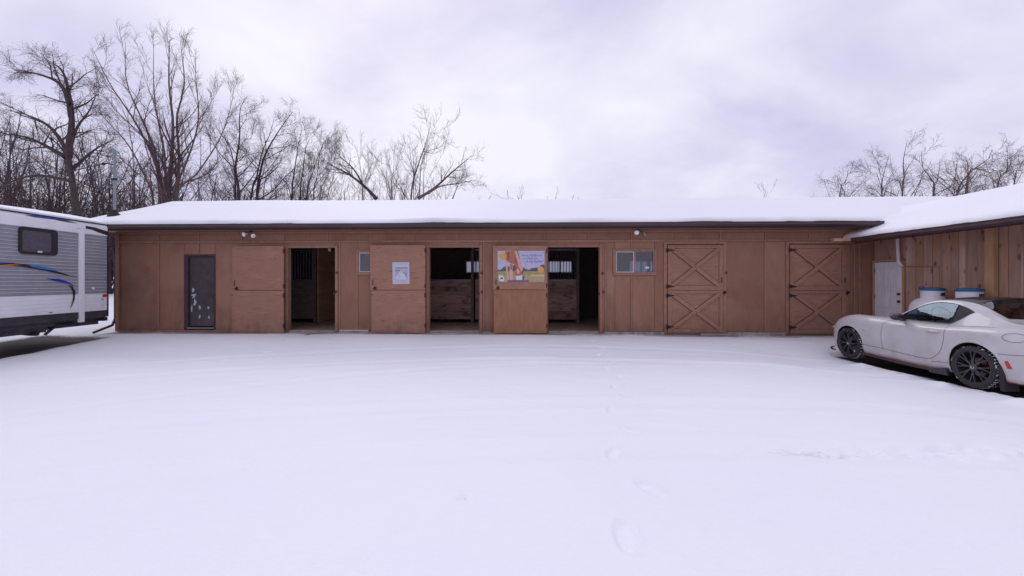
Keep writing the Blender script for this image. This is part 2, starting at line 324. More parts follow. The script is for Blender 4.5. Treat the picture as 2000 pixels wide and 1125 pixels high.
def link(name, me, material, parent=None):
    if material is not None and not me.materials: me.materials.append(M[material] if isinstance(material, str) else material)
    o = bpy.data.objects.new(name, me); COL.objects.link(o)
    if parent is not None: o.parent = parent
    return o
def tag(o, label=None, cat=None, group=None, kind=None):
    if label: o['label'] = label
    if cat: o['category'] = cat
    if group: o['group'] = group
    if kind: o['kind'] = kind
    return o
def empty(name, loc, rz=0, label=None, cat=None, group=None):
    o = bpy.data.objects.new(name, None); COL.objects.link(o); o.empty_display_size = 0.3
    o.location = loc; o.rotation_euler = (0, 0, rz); return tag(o, label, cat, group)
def box(name, m, parent, *c, bevel=0): return MB().box(*c).build(name, m, parent, bevel=bevel)
def tube(name, m, parent, pts, r, n=8): return MB().tube(pts, r, n).build(name, m, parent, smooth=60)
def textmesh(s, size):
    cu = bpy.data.curves.new('t', 'FONT'); cu.body = s; cu.size = size; cu.align_x = 'LEFT'; cu.resolution_u = 2
    o = bpy.data.objects.new('t', cu); COL.objects.link(o); dg = bpy.context.evaluated_depsgraph_get()
    me = bpy.data.meshes.new_from_object(o.evaluated_get(dg)); vs = [v.co.copy() for v in me.vertices]; fs = [tuple(p.vertices) for p in me.polygons]
    bpy.data.objects.remove(o); bpy.data.curves.remove(cu); bpy.data.meshes.remove(me)
    return vs, fs

# ------------------------------------------------------------------ the barn's frame: u along the wall, v into the barn
TH = math.atan(-0.03); OY = 11.15
def U(px, v=0.0):
    r = (px - 1000) / F; Y0 = OY + v / math.cos(TH); return (r * Y0 / (1 + 0.03 * r) - 0) / math.cos(TH) - v * math.tan(TH) * -1 * 0 - (0.03 * v)
def YD(px, v=0.0):
    r = (px - 1000) / F; return (OY + v) / (1 + 0.03 * r)
def Z(py, px=1000, v=0.0): return CAMH + (HOR - py) / F * YD(px, v)
def frameW(u, v, z=0.0):
    return Vector((u * math.cos(TH) - v * math.sin(TH), OY + u * math.sin(TH) + v * math.cos(TH), z))

# ------------------------------------------------------------------ snow-covered ground (one sheet to the horizon)
def smooth(e0, e1, x):
    t = np.clip((x - e0) / (e1 - e0), 0, 1); return t * t * (3 - 2 * t)
def vnoise(x, y, seed=0):
    xi = np.floor(x).astype(np.int64); yi = np.floor(y).astype(np.int64); xf = x - xi; yf = y - yi
    def h(a, b):
        n = (a * 374761393 + b * 668265263 + seed * 1442695041) & 0xffffffff
        n = ((n ^ (n >> 13)) * 1274126177) & 0xffffffff
        return ((n ^ (n >> 16)) & 0xffff) / 65535.0
    sx = xf * xf * (3 - 2 * xf); sy = yf * yf * (3 - 2 * yf)
    a = h(xi, yi) * (1 - sx) + h(xi + 1, yi) * sx; b = h(xi, yi + 1) * (1 - sx) + h(xi + 1, yi + 1) * sx
    return a * (1 - sy) + b * sy - 0.5
def gpt(px, py, h=CAMH):
    Y = h * F / (py - HOR); return ((px - 1000) / F * Y, Y)
CAR_X, CAR_Y = 7.90, 9.06          # car: nose on the centre line
def ground(X, Y):
    z = 0.09 * smooth(8.2, 10.4, Y) - 0.075 * smooth(4.8, 6.3, X) * (1 - smooth(8.9, 10.2, Y))
    z = z + 0.05 * vnoise(X * 0.16, Y * 0.22, 1) * smooth(0, 4, Y) + 0.026 * vnoise(X * 0.7 + Y * .25, Y * 1.3, 2) + 0.010 * vnoise(X * 1.9 + Y * 1.2, Y * 3.8, 3) + 0.0035 * vnoise(X * 6 + Y * 4, Y * 11, 7)
    bare = np.zeros_like(z); soil = np.zeros_like(z)
    # bare strip under the trailer
    wob = 0.35 * vnoise(X * 0.9, Y * 0.9, 5) + 0.12 * vnoise(X * 3, Y * 3, 6)
    side = -10.15 - (Y - 10.3) * 0.064 - 0.42
    d = np.minimum(np.minimum(side - X, X + 13.0), np.minimum(Y - 1.5, 10.45 - Y - 0.25 * (X + 10.3))) + wob
    b1 = smooth(-0.35, 0.45, d); bare = np.maximum(bare, b1)
    # under the car
    wob = 0.10 * vnoise(X * 2.2, Y * 2.2, 8) + 0.06 * vnoise(X * 6, Y * 6, 9)
    d = np.minimum(np.minimum(X - 7.06, 8.65 - X), np.minimum(Y - 3.2, 8.9 - Y)) + wob
    b2 = smooth(-0.10, 0.22, d); bare = np.maximum(bare, b2)
    z = z - 0.05 * b1 - 0.045 * b2
    # low windrow with lumps along the car's side
    e = np.exp(-((X - 6.80 - 0.08 * vnoise(Y * 1.1, Y * 0 + 2, 4)) / 0.16) ** 2) * smooth(4.4, 5.2, Y) * (1 - smooth(7.6, 8.1, Y))
    z = z + e * (0.02 + 0.15 * np.clip(vnoise(X * 4, Y * 3.2, 11) + .05, 0, 1) + 0.03 * vnoise(X * 11, Y * 11, 12))
    # snow thins against the barn: dirty line at the foot of the wall
    yw = OY - 0.03 * X
    foot = (1 - smooth(0.06, 0.34, np.abs(Y - yw + 0.16) + 0.16 * vnoise(X * 1.1, X * 0 + 3, 77) + 0.1 * vnoise(X * 5, X * 0 + 3, 78))) * (X > -11.5) * (X < 9.6)
    soil = np.maximum(soil, 0.85 * foot * (1 + vnoise(X * 1.5, Y * 2, 13)))
    bare = np.maximum(bare, foot * 0.52 * (1 + 0.8 * vnoise(X * 0.9, Y * 1.0, 14)))
    # snowed-over wheel tracks: long shallow arcs
    for (cx, cy, R, w, dep) in ((0.6, -9.0, 16.9, 0.13, .018), (0.6, -9.0, 18.2, 0.13, .013), (2.6, -6.0, 13.6, 0.12, .011),
                                (1.4, -16.2, 19.9, 0.16, .020), (1.4, -16.2, 21.3, 0.14, .018), (-9, -2.6, 8.9, .12, .007)):
        r = np.sqrt((X - cx) ** 2 + (Y - cy) ** 2) - R + 0.05 * vnoise(X * 0.6, Y * 0.6, 21)
        k = dep * (0.6 + 0.9 * (vnoise(X * 0.5, Y * 0.5, 22) + 0.2))
        z = z - k * np.exp(-(r / w) ** 2) + 0.7 * k * np.exp(-((np.abs(r) - 1.7 * w) / (0.5 * w)) ** 2)
    # churned, slightly soiled wheel track on the right
    yt = 3.55 + 0.055 * (X - 1) - 0.010 * (X - 1) ** 2
    yt = yt + 0.16 * vnoise(X * 0.9, X * 0 + 7, 36) + 0.10 * vnoise(X * 3, X * 0 + 5, 37)
    tr = np.exp(-((Y - yt) / 0.17) ** 2) * smooth(0.9, 3.6, X) * (1 - smooth(9, 12, X))
    z = z + tr * (-0.018 + 0.045 * vnoise(X * 9, Y * 14, 31) + 0.022 * vnoise(X * 22, Y * 26, 32))
    soil = np.maximum(soil, tr * (0.66 + 0.55 * vnoise(X * 1.6, Y * 2.5, 33)))
    t2 = np.exp(-((Y - 2.28 - 0.03 * X) / 0.09) ** 2) * smooth(1.4, 2.4, X); soil = np.maximum(soil, 0.30 * t2); z = z + t2 * .008 * vnoise(X * 14, Y * 18, 34)
    t3 = np.exp(-((Y - (2.05 + (X + 1.5) * 0.62)) / 0.05) ** 2) * smooth(-1.7, -1.0, X) * (1 - smooth(0.2, .6, X))
    z = z + t3 * (.006 + 0.012 * vnoise(X * 14, Y * 18, 35)); soil = np.maximum(soil, 0.2 * t3)
    # footprints, half filled with drifted snow
    for (px, py, rot, sc) in ((1220, 1048, -8, 1.15), (1268, 956, 28, 1.0), (1196, 886, -20, 1.0), (1228, 841, 30, .95), (1194, 801, -18, .95),
                              (1224, 777, 25, .95), (1200, 757, -15, .95), (1214, 738, 20, .95), (1185, 722, -15, .95), (1196, 708, 15, .95),
                              (1170, 694, -15, .95), (1180, 683, 15, .95), (1158, 673, -10, .95), (1162, 665, 10, .95), (1140, 660, 0, .95),
                              (1000, 905, 40, .7), (560, 672, 10, .95), (640, 664, -10, .95), (600, 660, -10, .95), (520, 690, 10, .9), (440, 706, 30, .9)):
        cx, cy = gpt(px, py); a = rad(rot); sx = X - cx; sy = Y - cy
        lx = (sx * math.cos(a) + sy * math.sin(a)) / (0.062 * sc); ly = (-sx * math.sin(a) + sy * math.cos(a)) / (0.145 * sc)
        q = np.sqrt(lx ** 2 + ly ** 2)
        dep = 0.026 if py > 780 else 0.034
        z = z - dep * (1 - smooth(0.72, 1.02, q)) * (0.75 + 0.6 * vnoise(X * 12, Y * 12, 41)) + 0.005 * np.exp(-((q - 1.15) / 0.14) ** 2)
    cx, cy = gpt(908, 973); q = np.sqrt(((X - cx) / .05) ** 2 + ((Y - cy - (X - cx) * 1.2) / .07) ** 2) + 0.5 * vnoise(X * 30, Y * 30, 91)
    z = z - 0.02 * (1 - smooth(0.5, 1.1, q)); soil = np.maximum(soil, 0.60 * (1 - smooth(0.3, 1.0, q)))
    cx, cy = gpt(760, 749); q = np.sqrt(((X - cx) / .03) ** 2 + ((Y - cy) / .06) ** 2); soil = np.maximum(soil, 0.75 * (1 - smooth(0.3, 1, q)))
    return z, bare, soil
def axis(parts):
    out = []
    for a, b, h in parts: out += list(np.arange(a, b - 1e-6, h))
    return np.array(out + [parts[-1][1]])
def build_ground():
    xs = axis([(-420, -120, 50), (-120, -40, 10), (-40, -16, 2), (-16, -3, 0.06), (-3, 0.3, 0.035), (0.3, 1.7, 0.018), (1.7, 5, 0.035), (5, 9, 0.045), (9, 16, 0.2), (16, 60, 4), (60, 420, 40)])
    ys = axis([(-60, -10, 10), (-10, 1.6, 0.4), (1.6, 5, 0.022), (5, 9, 0.035), (9, 11.5, 0.05), (11.5, 20, 0.5), (20, 60, 4), (60, 620, 40)])
    X, Y = np.meshgrid(xs, ys); z, bare, soil = ground(X, Y)
    nx, ny = len(xs), len(ys)
    co = np.stack([X, Y, z], -1).reshape(-1, 3)
    i = np.arange((ny - 1) * nx).reshape(ny - 1, nx)[:, :-1].ravel()
    q = np.stack([i, i + 1, i + nx + 1, i + nx], -1)
    me = bpy.data.meshes.new('snowy_ground'); me.vertices.add(len(co)); me.vertices.foreach_set('co', co.ravel())
    me.loops.add(q.size); me.loops.foreach_set('vertex_index', q.ravel()); me.polygons.add(len(q))
    me.polygons.foreach_set('loop_start', np.arange(0, q.size, 4)); me.update(); me.validate()
    me.polygons.foreach_set('use_smooth', [True] * len(me.polygons))
    for nm, a in (('bare', bare), ('soil', soil)):
        at = me.attributes.new(nm, 'FLOAT', 'POINT'); at.data.foreach_set('value', a.ravel().astype(np.float32))
    tag(link('snowy_ground', me, 'snow_ground'), kind='structure')
build_ground()

# ------------------------------------------------------------------ the long barn
barn = empty('horse_barn', (0, OY, 0), TH, 'long low brown plywood horse barn with snow on its roof and stall doors', 'barn')
ZB = 0.17; ZBELT = 2.67; ZT = 2.98; WT = 0.10; D = 5.4
def P(u0, u1, z0, z1, name='siding_panel', m='siding', v0=0.0, v1=0.10, bevel=0, parent=None):
    o = box(name, m, parent or barn, u0, u1, v0, v1, z0, z1, bevel=bevel)
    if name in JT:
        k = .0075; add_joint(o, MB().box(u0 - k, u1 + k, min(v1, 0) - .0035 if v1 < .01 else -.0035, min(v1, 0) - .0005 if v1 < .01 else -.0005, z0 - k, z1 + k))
    return o
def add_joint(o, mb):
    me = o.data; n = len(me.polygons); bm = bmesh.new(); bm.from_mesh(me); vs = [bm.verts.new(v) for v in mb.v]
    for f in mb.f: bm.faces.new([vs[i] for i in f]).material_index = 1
    bmesh.ops.recalc_face_normals(bm, faces=bm.faces); bm.to_mesh(me); bm.free(); me.materials.append(M['joint_shade'])
uL = U(229); uR = 9.95
# openings (u0,u1) and their heights
OP = [(U(563), U(655)), (U(838), U(937)), (U(1070), U(1171))]
ZO0, ZO1 = 0.12, 2.51
SD = (U(360), U(421), Z(640, 390), Z(497, 390))
W1 = (U(700), U(776), Z(533), Z(491)); W2 = (U(1201), U(1278), Z(534), Z(490))
XD = [(U(1300), U(1414)), (U(1538), U(1653))]
G = 0.004
M['joint_shade'] = textured('joint_shadow', (0.13, 0.060, 0.042), (0.17, 0.08, 0.057), (5, 5, 5), 6, 0.95, 0)  # dark strips around the boards: shadow of the gaps painted in as colour
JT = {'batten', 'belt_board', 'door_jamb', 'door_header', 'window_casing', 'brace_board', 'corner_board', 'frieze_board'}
def col_panels(cuts, hole=None):
    for a, b in zip(cuts[:-1], cuts[1:]): P(a + G, b - G, ZB, ZBELT - G)
col_panels([uL, U(310), SD[0]])
P(SD[0] + G, SD[1] - G, SD[3] + G, ZBELT - G)
P(SD[1] + G, U(473) - G, ZB, ZBELT - G); P(U(473) + G, OP[0][0] - G, ZB, ZBELT - G)
P(OP[0][0] + G, OP[0][1] - G, ZO1 + G, ZBELT - G)
P(OP[0][1] + G, W1[0] - G, ZB, ZBELT - G)
for w in (W1, W2):
    P(w[0] + G, w[1] - G, w[3] + G, ZBELT - G)
    mid = U(1233) if w is W2 else (w[0] + w[1]) / 2
    P(w[0] + G, mid - G, ZB, w[2] - G); P(mid + G, w[1] - G, ZB, w[2] - G)
P(W1[1] + G, OP[1][0] - G, ZB, ZBELT - G)
P(OP[1][0] + G, OP[1][1] - G, ZO1 + G, ZBELT - G)
P(OP[1][1] + G, U(1010) - G, ZB, ZBELT - G); P(U(1010) + G, OP[2][0] - G, ZB, ZBELT - G)
P(OP[2][0] + G, OP[2][1] - G, ZO1 + G, ZBELT - G)
P(OP[2][1] + G, W2[0] - G, ZB, ZBELT - G); P(W2[1] + G, XD[0][0] - G, ZB, ZBELT - G)
for x in XD: P(x[0] + G, x[1] - G, ZB, ZBELT - G, v0=0.02)
col_panels([XD[0][1], U(1493), XD[1][0]]); col_panels([XD[1][1], U(1670), uR])
# upper band of panels between battens
bat = [229, 310, 388.5, 472.5, 555, 639.5, 724.5, 808.5, 893, 978.3, 1063, 1149, 1233.3, 1319.6, 1406.6, 1494.5, 1580.5, 1667]
ub = [U(b) for b in bat] + [uR]
for a, b in zip(ub[:-1], ub[1:]): P(a + G, b - G, ZBELT + G, ZT)
for b in ub[1:-1]: P(b - 0.02, b + 0.02, ZBELT + 0.05, 2.915, 'batten', 'trim', -0.018, -0.002)
for b, z0, z1 in ((U(310), ZB, ZBELT - .02), (U(388.5), SD[3] + .05, ZBELT - .02), (U(1233.3), ZB + .03, W2[2] - .06), (U(1233.3), W2[3] + .06, ZBELT - .02), (U(1494), ZB, ZBELT - .02),
                  (U(1003), ZB, ZBELT - .02), (U(945), ZB, ZBELT - .02), (U(664), ZB, ZBELT - .02), (U(1183), ZB, ZBELT - .02), (U(1668), ZB, ZBELT - .02), (U(1678), ZB, ZBELT - .02)):
    P(b - 0.019, b + 0.019, z0, z1, 'batten', 'trim', -0.016, -0.002)
ends = [uL] + [U(x) for x in (500, 745, 985, 1190, 1420, 1600)] + [uR]
for a, b in zip(ends[:-1], ends[1:]): P(a + .002, b - .002, ZBELT - 0.018, ZBELT + 0.045, 'belt_board', 'trim', -0.026, -0.003)
for a, b in zip(ends[:-1], ends[1:]): P(a + .002, b - .002, 2.915, ZT - .002, 'frieze_board', 'trim', -0.034, -0.003)
P(uL - 0.03, uL + 0.075, ZB - .05, ZT - .004, 'corner_board', 'trim', -0.035, -0.003); P(uL - 0.035, uL - 0.004, ZB - .05, ZT - .004, 'corner_board', 'trim', -0.003, 0.1)
# foundation blocks and sill
box('foundation', 'block', barn, uL + .02, uR, 0.03, 0.18, -0.2, ZB - 0.012)
def blocks(p0, p1):
    a, b = U(p0), U(p1); n = max(1, round((b - a) / 0.40)); w = (b - a) / n; me = MB().box(0, w - 0.012, -0.02, 0.028, -0.06, ZB - 0.01).build('foundation_block', 'block', barn); me.location.x = a
    for k in range(1, n): o = me.copy(); COL.objects.link(o); o.location.x = a + k * w
for p in ((662, 722), (940, 961), (1180, 1297), (1420, 1535)): blocks(*p)
P(U(664), U(720), ZB - 0.008, ZB + 0.012, 'drip_strip', 'white_frame', -0.03, -0.002)
P(U(1364), U(1436), 0.08, 0.135, 'step_board', 'old_wood', -0.16, -0.08)
P(uL, U(553), 0.10, ZB - 0.006, 'sill_board', 'trim', -0.015, 0.03)
# side, back walls, floor
box('end_wall', 'siding', barn, uL, uL + 0.1, 0.104, D, ZB, 2.95)
MB().prism([(0.0, 2.95), (D, 2.95), (D / 2, 4.0)], uL, uL + 0.1, 'x').build('gable_panel', 'siding', barn)
BW = [(-5.6, -4.7), (-2.08, -1.3), (1.32, 2.32), (4.65, 5.65)]
us = [uL + .1]
for a, b in BW:
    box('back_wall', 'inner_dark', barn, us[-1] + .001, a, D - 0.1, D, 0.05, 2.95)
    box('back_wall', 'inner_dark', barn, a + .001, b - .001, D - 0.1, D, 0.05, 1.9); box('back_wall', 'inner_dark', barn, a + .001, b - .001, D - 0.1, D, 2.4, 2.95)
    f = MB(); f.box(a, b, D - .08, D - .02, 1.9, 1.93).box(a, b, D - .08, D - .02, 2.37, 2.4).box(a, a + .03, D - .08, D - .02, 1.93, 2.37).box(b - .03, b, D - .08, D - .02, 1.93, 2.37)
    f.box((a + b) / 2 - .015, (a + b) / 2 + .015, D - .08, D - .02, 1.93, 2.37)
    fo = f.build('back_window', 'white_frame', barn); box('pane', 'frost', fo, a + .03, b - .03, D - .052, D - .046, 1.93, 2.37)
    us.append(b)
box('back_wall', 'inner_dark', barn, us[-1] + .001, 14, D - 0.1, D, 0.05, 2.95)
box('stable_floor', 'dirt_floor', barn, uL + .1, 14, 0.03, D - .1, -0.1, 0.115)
# roof: deck, snow, fascia, gutter, soffit
VE, ZE, VR, ZR = -0.50, 3.10, 2.7, 4.32
uV = uL - 0.8; uE = 14.5
dk = MB().prism([(VE, ZE - .06), (VE, ZE), (VR, ZR), (D + .5, ZE), (D + .5, ZE - .06), (VR, ZR - .07)], uV, uE, 'x'); dk.build('roof_deck', 'shingle', barn)
def roof_snow(name, parent, along0, along1, prof, axis_u=True, step=0.12, seed=1, lip=None, th=0.105, stops=None):
    """prof: list of (s, z) across the slope from the eave; a soft-edged blanket with a ragged lower lip."""
    n = int((along1 - along0) / step); t = np.linspace(along0, along1, n + 1)
    pr = np.array(prof); dist = np.r_[0, np.cumsum(np.hypot(np.diff(pr[:, 0]), np.diff(pr[:, 1])))]
    tot = dist[-1]; s = np.r_[np.array([0, .012, .035, .08, .16, .3]), np.linspace(.5, tot - .5, 26), tot - np.array([.3, .16, .08, .035, .012, 0])]
    rag = lambda a: max(0.004, 0.10 + 0.20 * vnoise(a * 0.55, a * 0 + seed, 50) + 0.12 * vnoise(a * 2.3, a * 0 + seed, 51) + 0.05 * vnoise(a * 9, a * 0 + seed, 52))
    vs = []; 
    for a in t:
        r = float(rag(np.array(a)))
        if lip: r += lip(a)
        for q in s:
            qq = max(q, r) if q > 0.3 else r + (q / .3) * max(0.02, .3 - r)
            if q > tot - .35: qq = q - 0.03
            x = np.interp(qq, dist, pr[:, 0]); z = np.interp(qq, dist, pr[:, 1])
            e = min(q, tot - q); h = th * math.sqrt(max(0, 1 - (1 - min(1, e / .14)) ** 2)) if e > 0 else 0
            if 0.2 * th < h: h += 0.035 * float(vnoise(np.array(a * 0.45), np.array(q * 0.9 + seed), 53)) + 0.004 * float(vnoise(np.array(a * 2.2), np.array(q * 1.5 + seed), 54))
            if not axis_u: h += .12 * math.exp(-((a + .25) / .35) ** 2 - ((x - 10.0) / .45) ** 2)
            ea = min(a - along0, along1 - a); h *= math.sqrt(max(0, 1 - (1 - min(1, (ea + .01) / .14)) ** 2))
            vs.append((a, x, z + 0.006 + h) if axis_u else (x, a, z + 0.006 + h))
    m = len(s); fs = [(i * m + k, i * m + k + 1, (i + 1) * m + k + 1, (i + 1) * m + k) for i in range(n) for k in range(m - 1)]
    b = MB(); b.add(vs, fs); o = b.build(name, 'snow', parent, smooth=80)
    return o
sag = lambda a: 0.0
# the snow follows the ridge with a rounded crest
prof = [(VE, ZE), (VR - .5, ZR - .5 * (ZR - ZE) / (VR - VE)), (VR - .15, ZR - .045), (VR, ZR - .01), (VR + .15, ZR - .045), (VR + .5, ZR - .5 * (ZR - ZE) / (VR - VE)), (D + .5, ZE)]
roof_snow('roof_snow', barn, uV - .03, uE, prof, lip=lambda a: 0.03 if a > 6 or (-1 < a < 0.5) else 0.0)
uG = 9.62
gp = [(-0.50, 3.0), (-0.50, 3.10), (-0.625, 3.118), (-0.625, 3.105), (-0.612, 3.09), (-0.615, 3.045), (-0.585, 3.005)]
seg = [uV] + [U(x, -.6) for x in (470, 900, 1290)] + [uG]
for i, (a, b) in enumerate(zip(seg[:-1], seg[1:])): MB().prism(gp, a + .002, b - .002, 'x').build('gutter', 'gutter', barn)
box('fascia_board', 'trim_dark', barn, uV, uG + .15, -0.498, -0.47, 2.965, 3.075)
box('soffit', 'trim', barn, uV, uR, -0.47, 0.1, 2.984, 3.0)
MB().prism([(VE + .03, ZE - .2), (VE + .03, ZE - .062), (VR, ZR - .075), (VR, ZR - .21)], uV - .002, uV + .03, 'x').build('barge_board', 'trim_dark', barn)
# loose edge bits of bare shingle are left by the ragged snow lip; a strip of shingles
for (a, b) in ((U(1250, -.5), U(1440, -.5)), (U(690, -.5), U(1100, -.5)), (U(440, -.5), U(640, -.5))):
    n = int((b - a) / 0.31)
    s0 = MB().prism([(VE - .035, ZE - .004), (VE - .035, ZE + .008), (VE + .16, ZE + .0725), (VE + .16, ZE + .064)], 0, 0.3, 'x').build('shingle', 'shingle', barn); s0.location.x = a
    for k in range(1, n): o = s0.copy(); COL.objects.link(o); o.location.x = a + k * .31; o.location.z = random.uniform(0, .006)
# door casings
def casing(u0, u1, z1, w=0.075, m='trim', z0=0.1, vo=-0.022):
    P(u0 - w, u0 - .001, z0, z1 + w, 'door_jamb', m, vo, 0.02); P(u1 + .001, u1 + w, z0, z1 + w, 'door_jamb', m, vo, 0.02)
    P(u0, u1, z1 + .001, z1 + w, 'door_header', m, vo, 0.02)
for a, b in OP:
    casing(a, b, ZO1)
    P(a, a + .012, .12, ZO1, 'inner_jamb', 'trim', 0.021, 0.12); P(b - .012, b, .12, ZO1, 'inner_jamb', 'trim', 0.021, 0.12)
    P(a + .013, b - .013, 0.085, 0.128, 'threshold', 'old_wood', -0.03, 0.12)
# small dark side door with peeled paint
ud0, ud1, zd0, zd1 = SD
sdr = P(U(369), U(417.5), Z(637, 390), Z(501, 390), 'side_door', 'door_dark', 0.045, 0.085)
P(ud0 - .0, U(368) - .004, zd0 - .02, zd1, 'side_door_frame', 'trim_dark', -.012, 0.1); P(U(418.5), ud1, zd0 - .02, zd1, 'side_door_frame', 'trim_dark', -.012, 0.1)
P(U(368), U(418.3), Z(501, 390) + .003, zd1, 'side_door_frame', 'trim_dark', -.012, 0.1); P(U(366), U(420), zd0 - .03, zd0 + .012, 'side_door_sill', 'galv', -.03, 0.1)
def blob(px, py, rx, ry, seed, parent):
    rnd = random.Random(seed); n = 15; pts = []
    for k in range(n):
        a = 2 * math.pi * k / n; q = rnd.uniform(.35, 1.35); pts.append((U(px, .045) + rx * q * math.cos(a), Z(py, 390) + ry * q * math.sin(a)))
    MB().prism(pts, 0.0425, 0.046, 'y').build('peeled_patch', 'paint_patch', parent)
for i, (px, py, rx, ry) in enumerate(((377, 566, .05, .09), (378.5, 578, .10, .085), (381, 590, .045, .12), (374.5, 602, .04, .13), (391, 601, .05, .11), (390, 619, .035, .07), (407, 601, .04, .06), (408, 620, .055, .07), (380, 595, .06, .05))):
    blob(px, py, rx * .72, ry * .8, i, sdr)
MB().sphere((U(416), 0.02, Z(578, 390)), 0.028).build('door_knob', 'knob', sdr, smooth=60)
# windows in the front wall
def window(w, hidden=False):
    a, b, z0, z1 = w; t = 0.055
    P(a - t, b + t, z1 + .001, z1 + t, 'window_casing', 'trim', -.028, .0); P(a - t, b + t, z0 - t, z0 - .001, 'window_casing', 'trim', -.028, .0)
    P(a - t, a - .001, z0, z1, 'window_casing', 'trim', -.028, .0); P(b + .001, b + t, z0, z1, 'window_casing', 'trim', -.028, .0)
    f = MB(); k = 0.03
    f.box(a, b, -.012, .06, z0, z0 + k).box(a, b, -.012, .06, z1 - k, z1).box(a, a + k, -.012, .06, z0 + k, z1 - k).box(b - k, b, -.012, .06, z0 + k, z1 - k)
    fo = f.build('window', 'window_frame', barn); mu = (a + b) / 2
    g = MB(); g.box(mu - .022, mu + .022, -.004, .045, z0 + k, z1 - k).build('mullion', 'window_frame', fo)
    h = MB(); q = .014; x0, x1, y0, y1 = a + k + .001, mu - .023, z0 + k + .001, z1 - k - .001
    h.box(x0, x1, -.0085, .012, y0, y0 + q).box(x0, x1, -.0085, .012, y1 - q, y1).box(x0, x0 + q, -.0085, .012, y0 + q, y1 - q).box(x1 - q, x1, -.0085, .012, y0 + q, y1 - q).build('sash', 'white_frame', fo)
    box('pane', 'pane', fo, x0 + q, x1 - q, .0, .005, y0 + q, y1 - q); box('pane', 'pane', fo, mu + .023, b - k, .025, .03, z0 + k, z1 - k)
    return fo
w1 = window(W1); w2 = window(W2)
st = tag(box('window_sticker', 'white_frame', None, U(1261), U(1268), .0215, .0235, Z(525), Z(521)), 'small pale sticker in the lower right corner of the sliding barn window', 'sticker')
st.parent = None; st.location = (0, OY, 0); st.rotation_euler = (0, 0, TH)
# stall doors (open ones are folded flat back on the wall, showing their inner face)
def bolt(parent, u, z, v):
    b = MB(); b.box(u - .012, u + .012, v - .018, v - .001, z - .05, z + .05).box(u - .045, u + .05, v - .03, v - .014, z - .016, z + .014).box(u + .012, u + .035, v - .04, v - .016, z - .004, z + .045).build('slide_bolt', 'iron', parent)
def handle(parent, u, z, v):
    MB().tube([(u, v, z - .075), (u - .004, v - .03, z - .06), (u - .004, v - .034, z), (u, v - .03, z + .06), (u, v, z + .075)], .009, 6).build('pull_handle', 'iron', parent, smooth=60)
def hinge_b(parent, u, z, v, s=1):
    b = MB(); b.prism([(u, z + .035), (u + s * .03, z + .03), (u + s * .17, z + .008), (u + s * .17, z - .008), (u + s * .03, z - .03), (u, z - .035)], v - .006, v - .001, 'y')
    b.box(u - s * .045 - .012, u - s * .045 + .012, v - .006, v + .0, z - .055, z + .055).tube([(u - s * .015, v - .006, z - .05), (u - s * .015, v - .006, z + .05)], .010, 6)
    b.build('strap_hinge', 'iron', parent)
def open_leaf(p0, p1, zs, zt, z0, tilt, marks):
    v = -0.14
    a, b = U(p0, v), U(p1, v)
    piv = b + .03                                                      # hinges by the jamb on the right
    lo = MB().box(a - b + .02, -.03, -.022, .022, z0, zs - .006).build('lower_door_leaf', 'door_ply', barn, bevel=.003)
    up = MB().box(a - b, -.03, -.022, .022, zs + .006, zt).build('upper_door_leaf', 'door_ply', barn, bevel=.003)
    for o in (lo, up): o.location = (piv, v, 0)
    up.rotation_euler = (0, 0, rad(tilt)); lo.rotation_euler = (rad(.4), 0, rad(-tilt * .5))
    L = a - b
    bolt(up, L + .13, zs + .05, -.022) ; handle(up, L + .085, zs + .21, -.022)
    for z in (zs + .12, zt - .14): box('hinge_plate', 'rust_iron', up, -.05, -.02, -.03, .0, z - .06, z + .06)
    for z in (z0 + .2, zs - .14): box('hinge_plate', 'rust_iron', lo, -.05, -.02, -.03, .0, z - .06, z + .06)
    for (x, z, o) in marks: MB().tube([(L + x, -.0235, z), (L + x, -.018, z)], .014, 8).build('bolt_head', 'rust_iron', up if o else lo)
    box('catch_plate', 'iron', lo, L + .035, L + .05, -.028, -.022, zs - .16, zs - .11)
    return up, lo
zs = Z(567, 500, -.14)
up1, lo1 = open_leaf(451, 555, Z(567, 503, -.14), Z(480.5, 503, -.14), Z(650, 503, -.14), -1.2, [(1.25, 2.2, 1), (.98, .3, 0), (1.08, .29, 0)])
up2, lo2 = open_leaf(722, 831, Z(566.5, 777, -.14), Z(479, 777, -.14), Z(650, 777, -.14), .8, [(.34, 2.1, 1), (.39, 1.55, 1), (.05, 1.2, 0), (1.42, 2.3, 1)])
up3, lo3 = open_leaf(961, 1068, Z(566, 1015, -.14), Z(480, 1015, -.14), Z(650.5, 1015, -.14), -.5, [(.1, 1.15, 0)])
lo3.data.materials.clear(); M['fresh_ply'] = textured('newer_brown_plywood', (0.275, 0.125, 0.068), (0.33, 0.158, 0.09), (5, 5, 1.5), 2.4, 0.8, 0.4, blotch=[((0.30, 0.13, .09), 1.5, .5, .7, .5)]); lo3.data.materials.append(M['fresh_ply'])
# stay hooks and wall latches
for (px, py) in ((1176.5, 534), (941, 533), (941.5, 570), (1178, 570), (1417, 533), (659, 533), (657, 570)):
    MB().lathe([(.024, -.01), (.034, 0), (.024, .01), (.018, 0)], 14, Matrix.Translation((U(px), -.04, Z(py))) @ Matrix.Rotation(rad(90), 4, 'X'), closed=True).build('latch_ring', 'iron', barn)
for a, b in OP: P(b - .05, b - .005, Z(576), Z(571), 'door_stop', 'iron', -.05, -.0225)
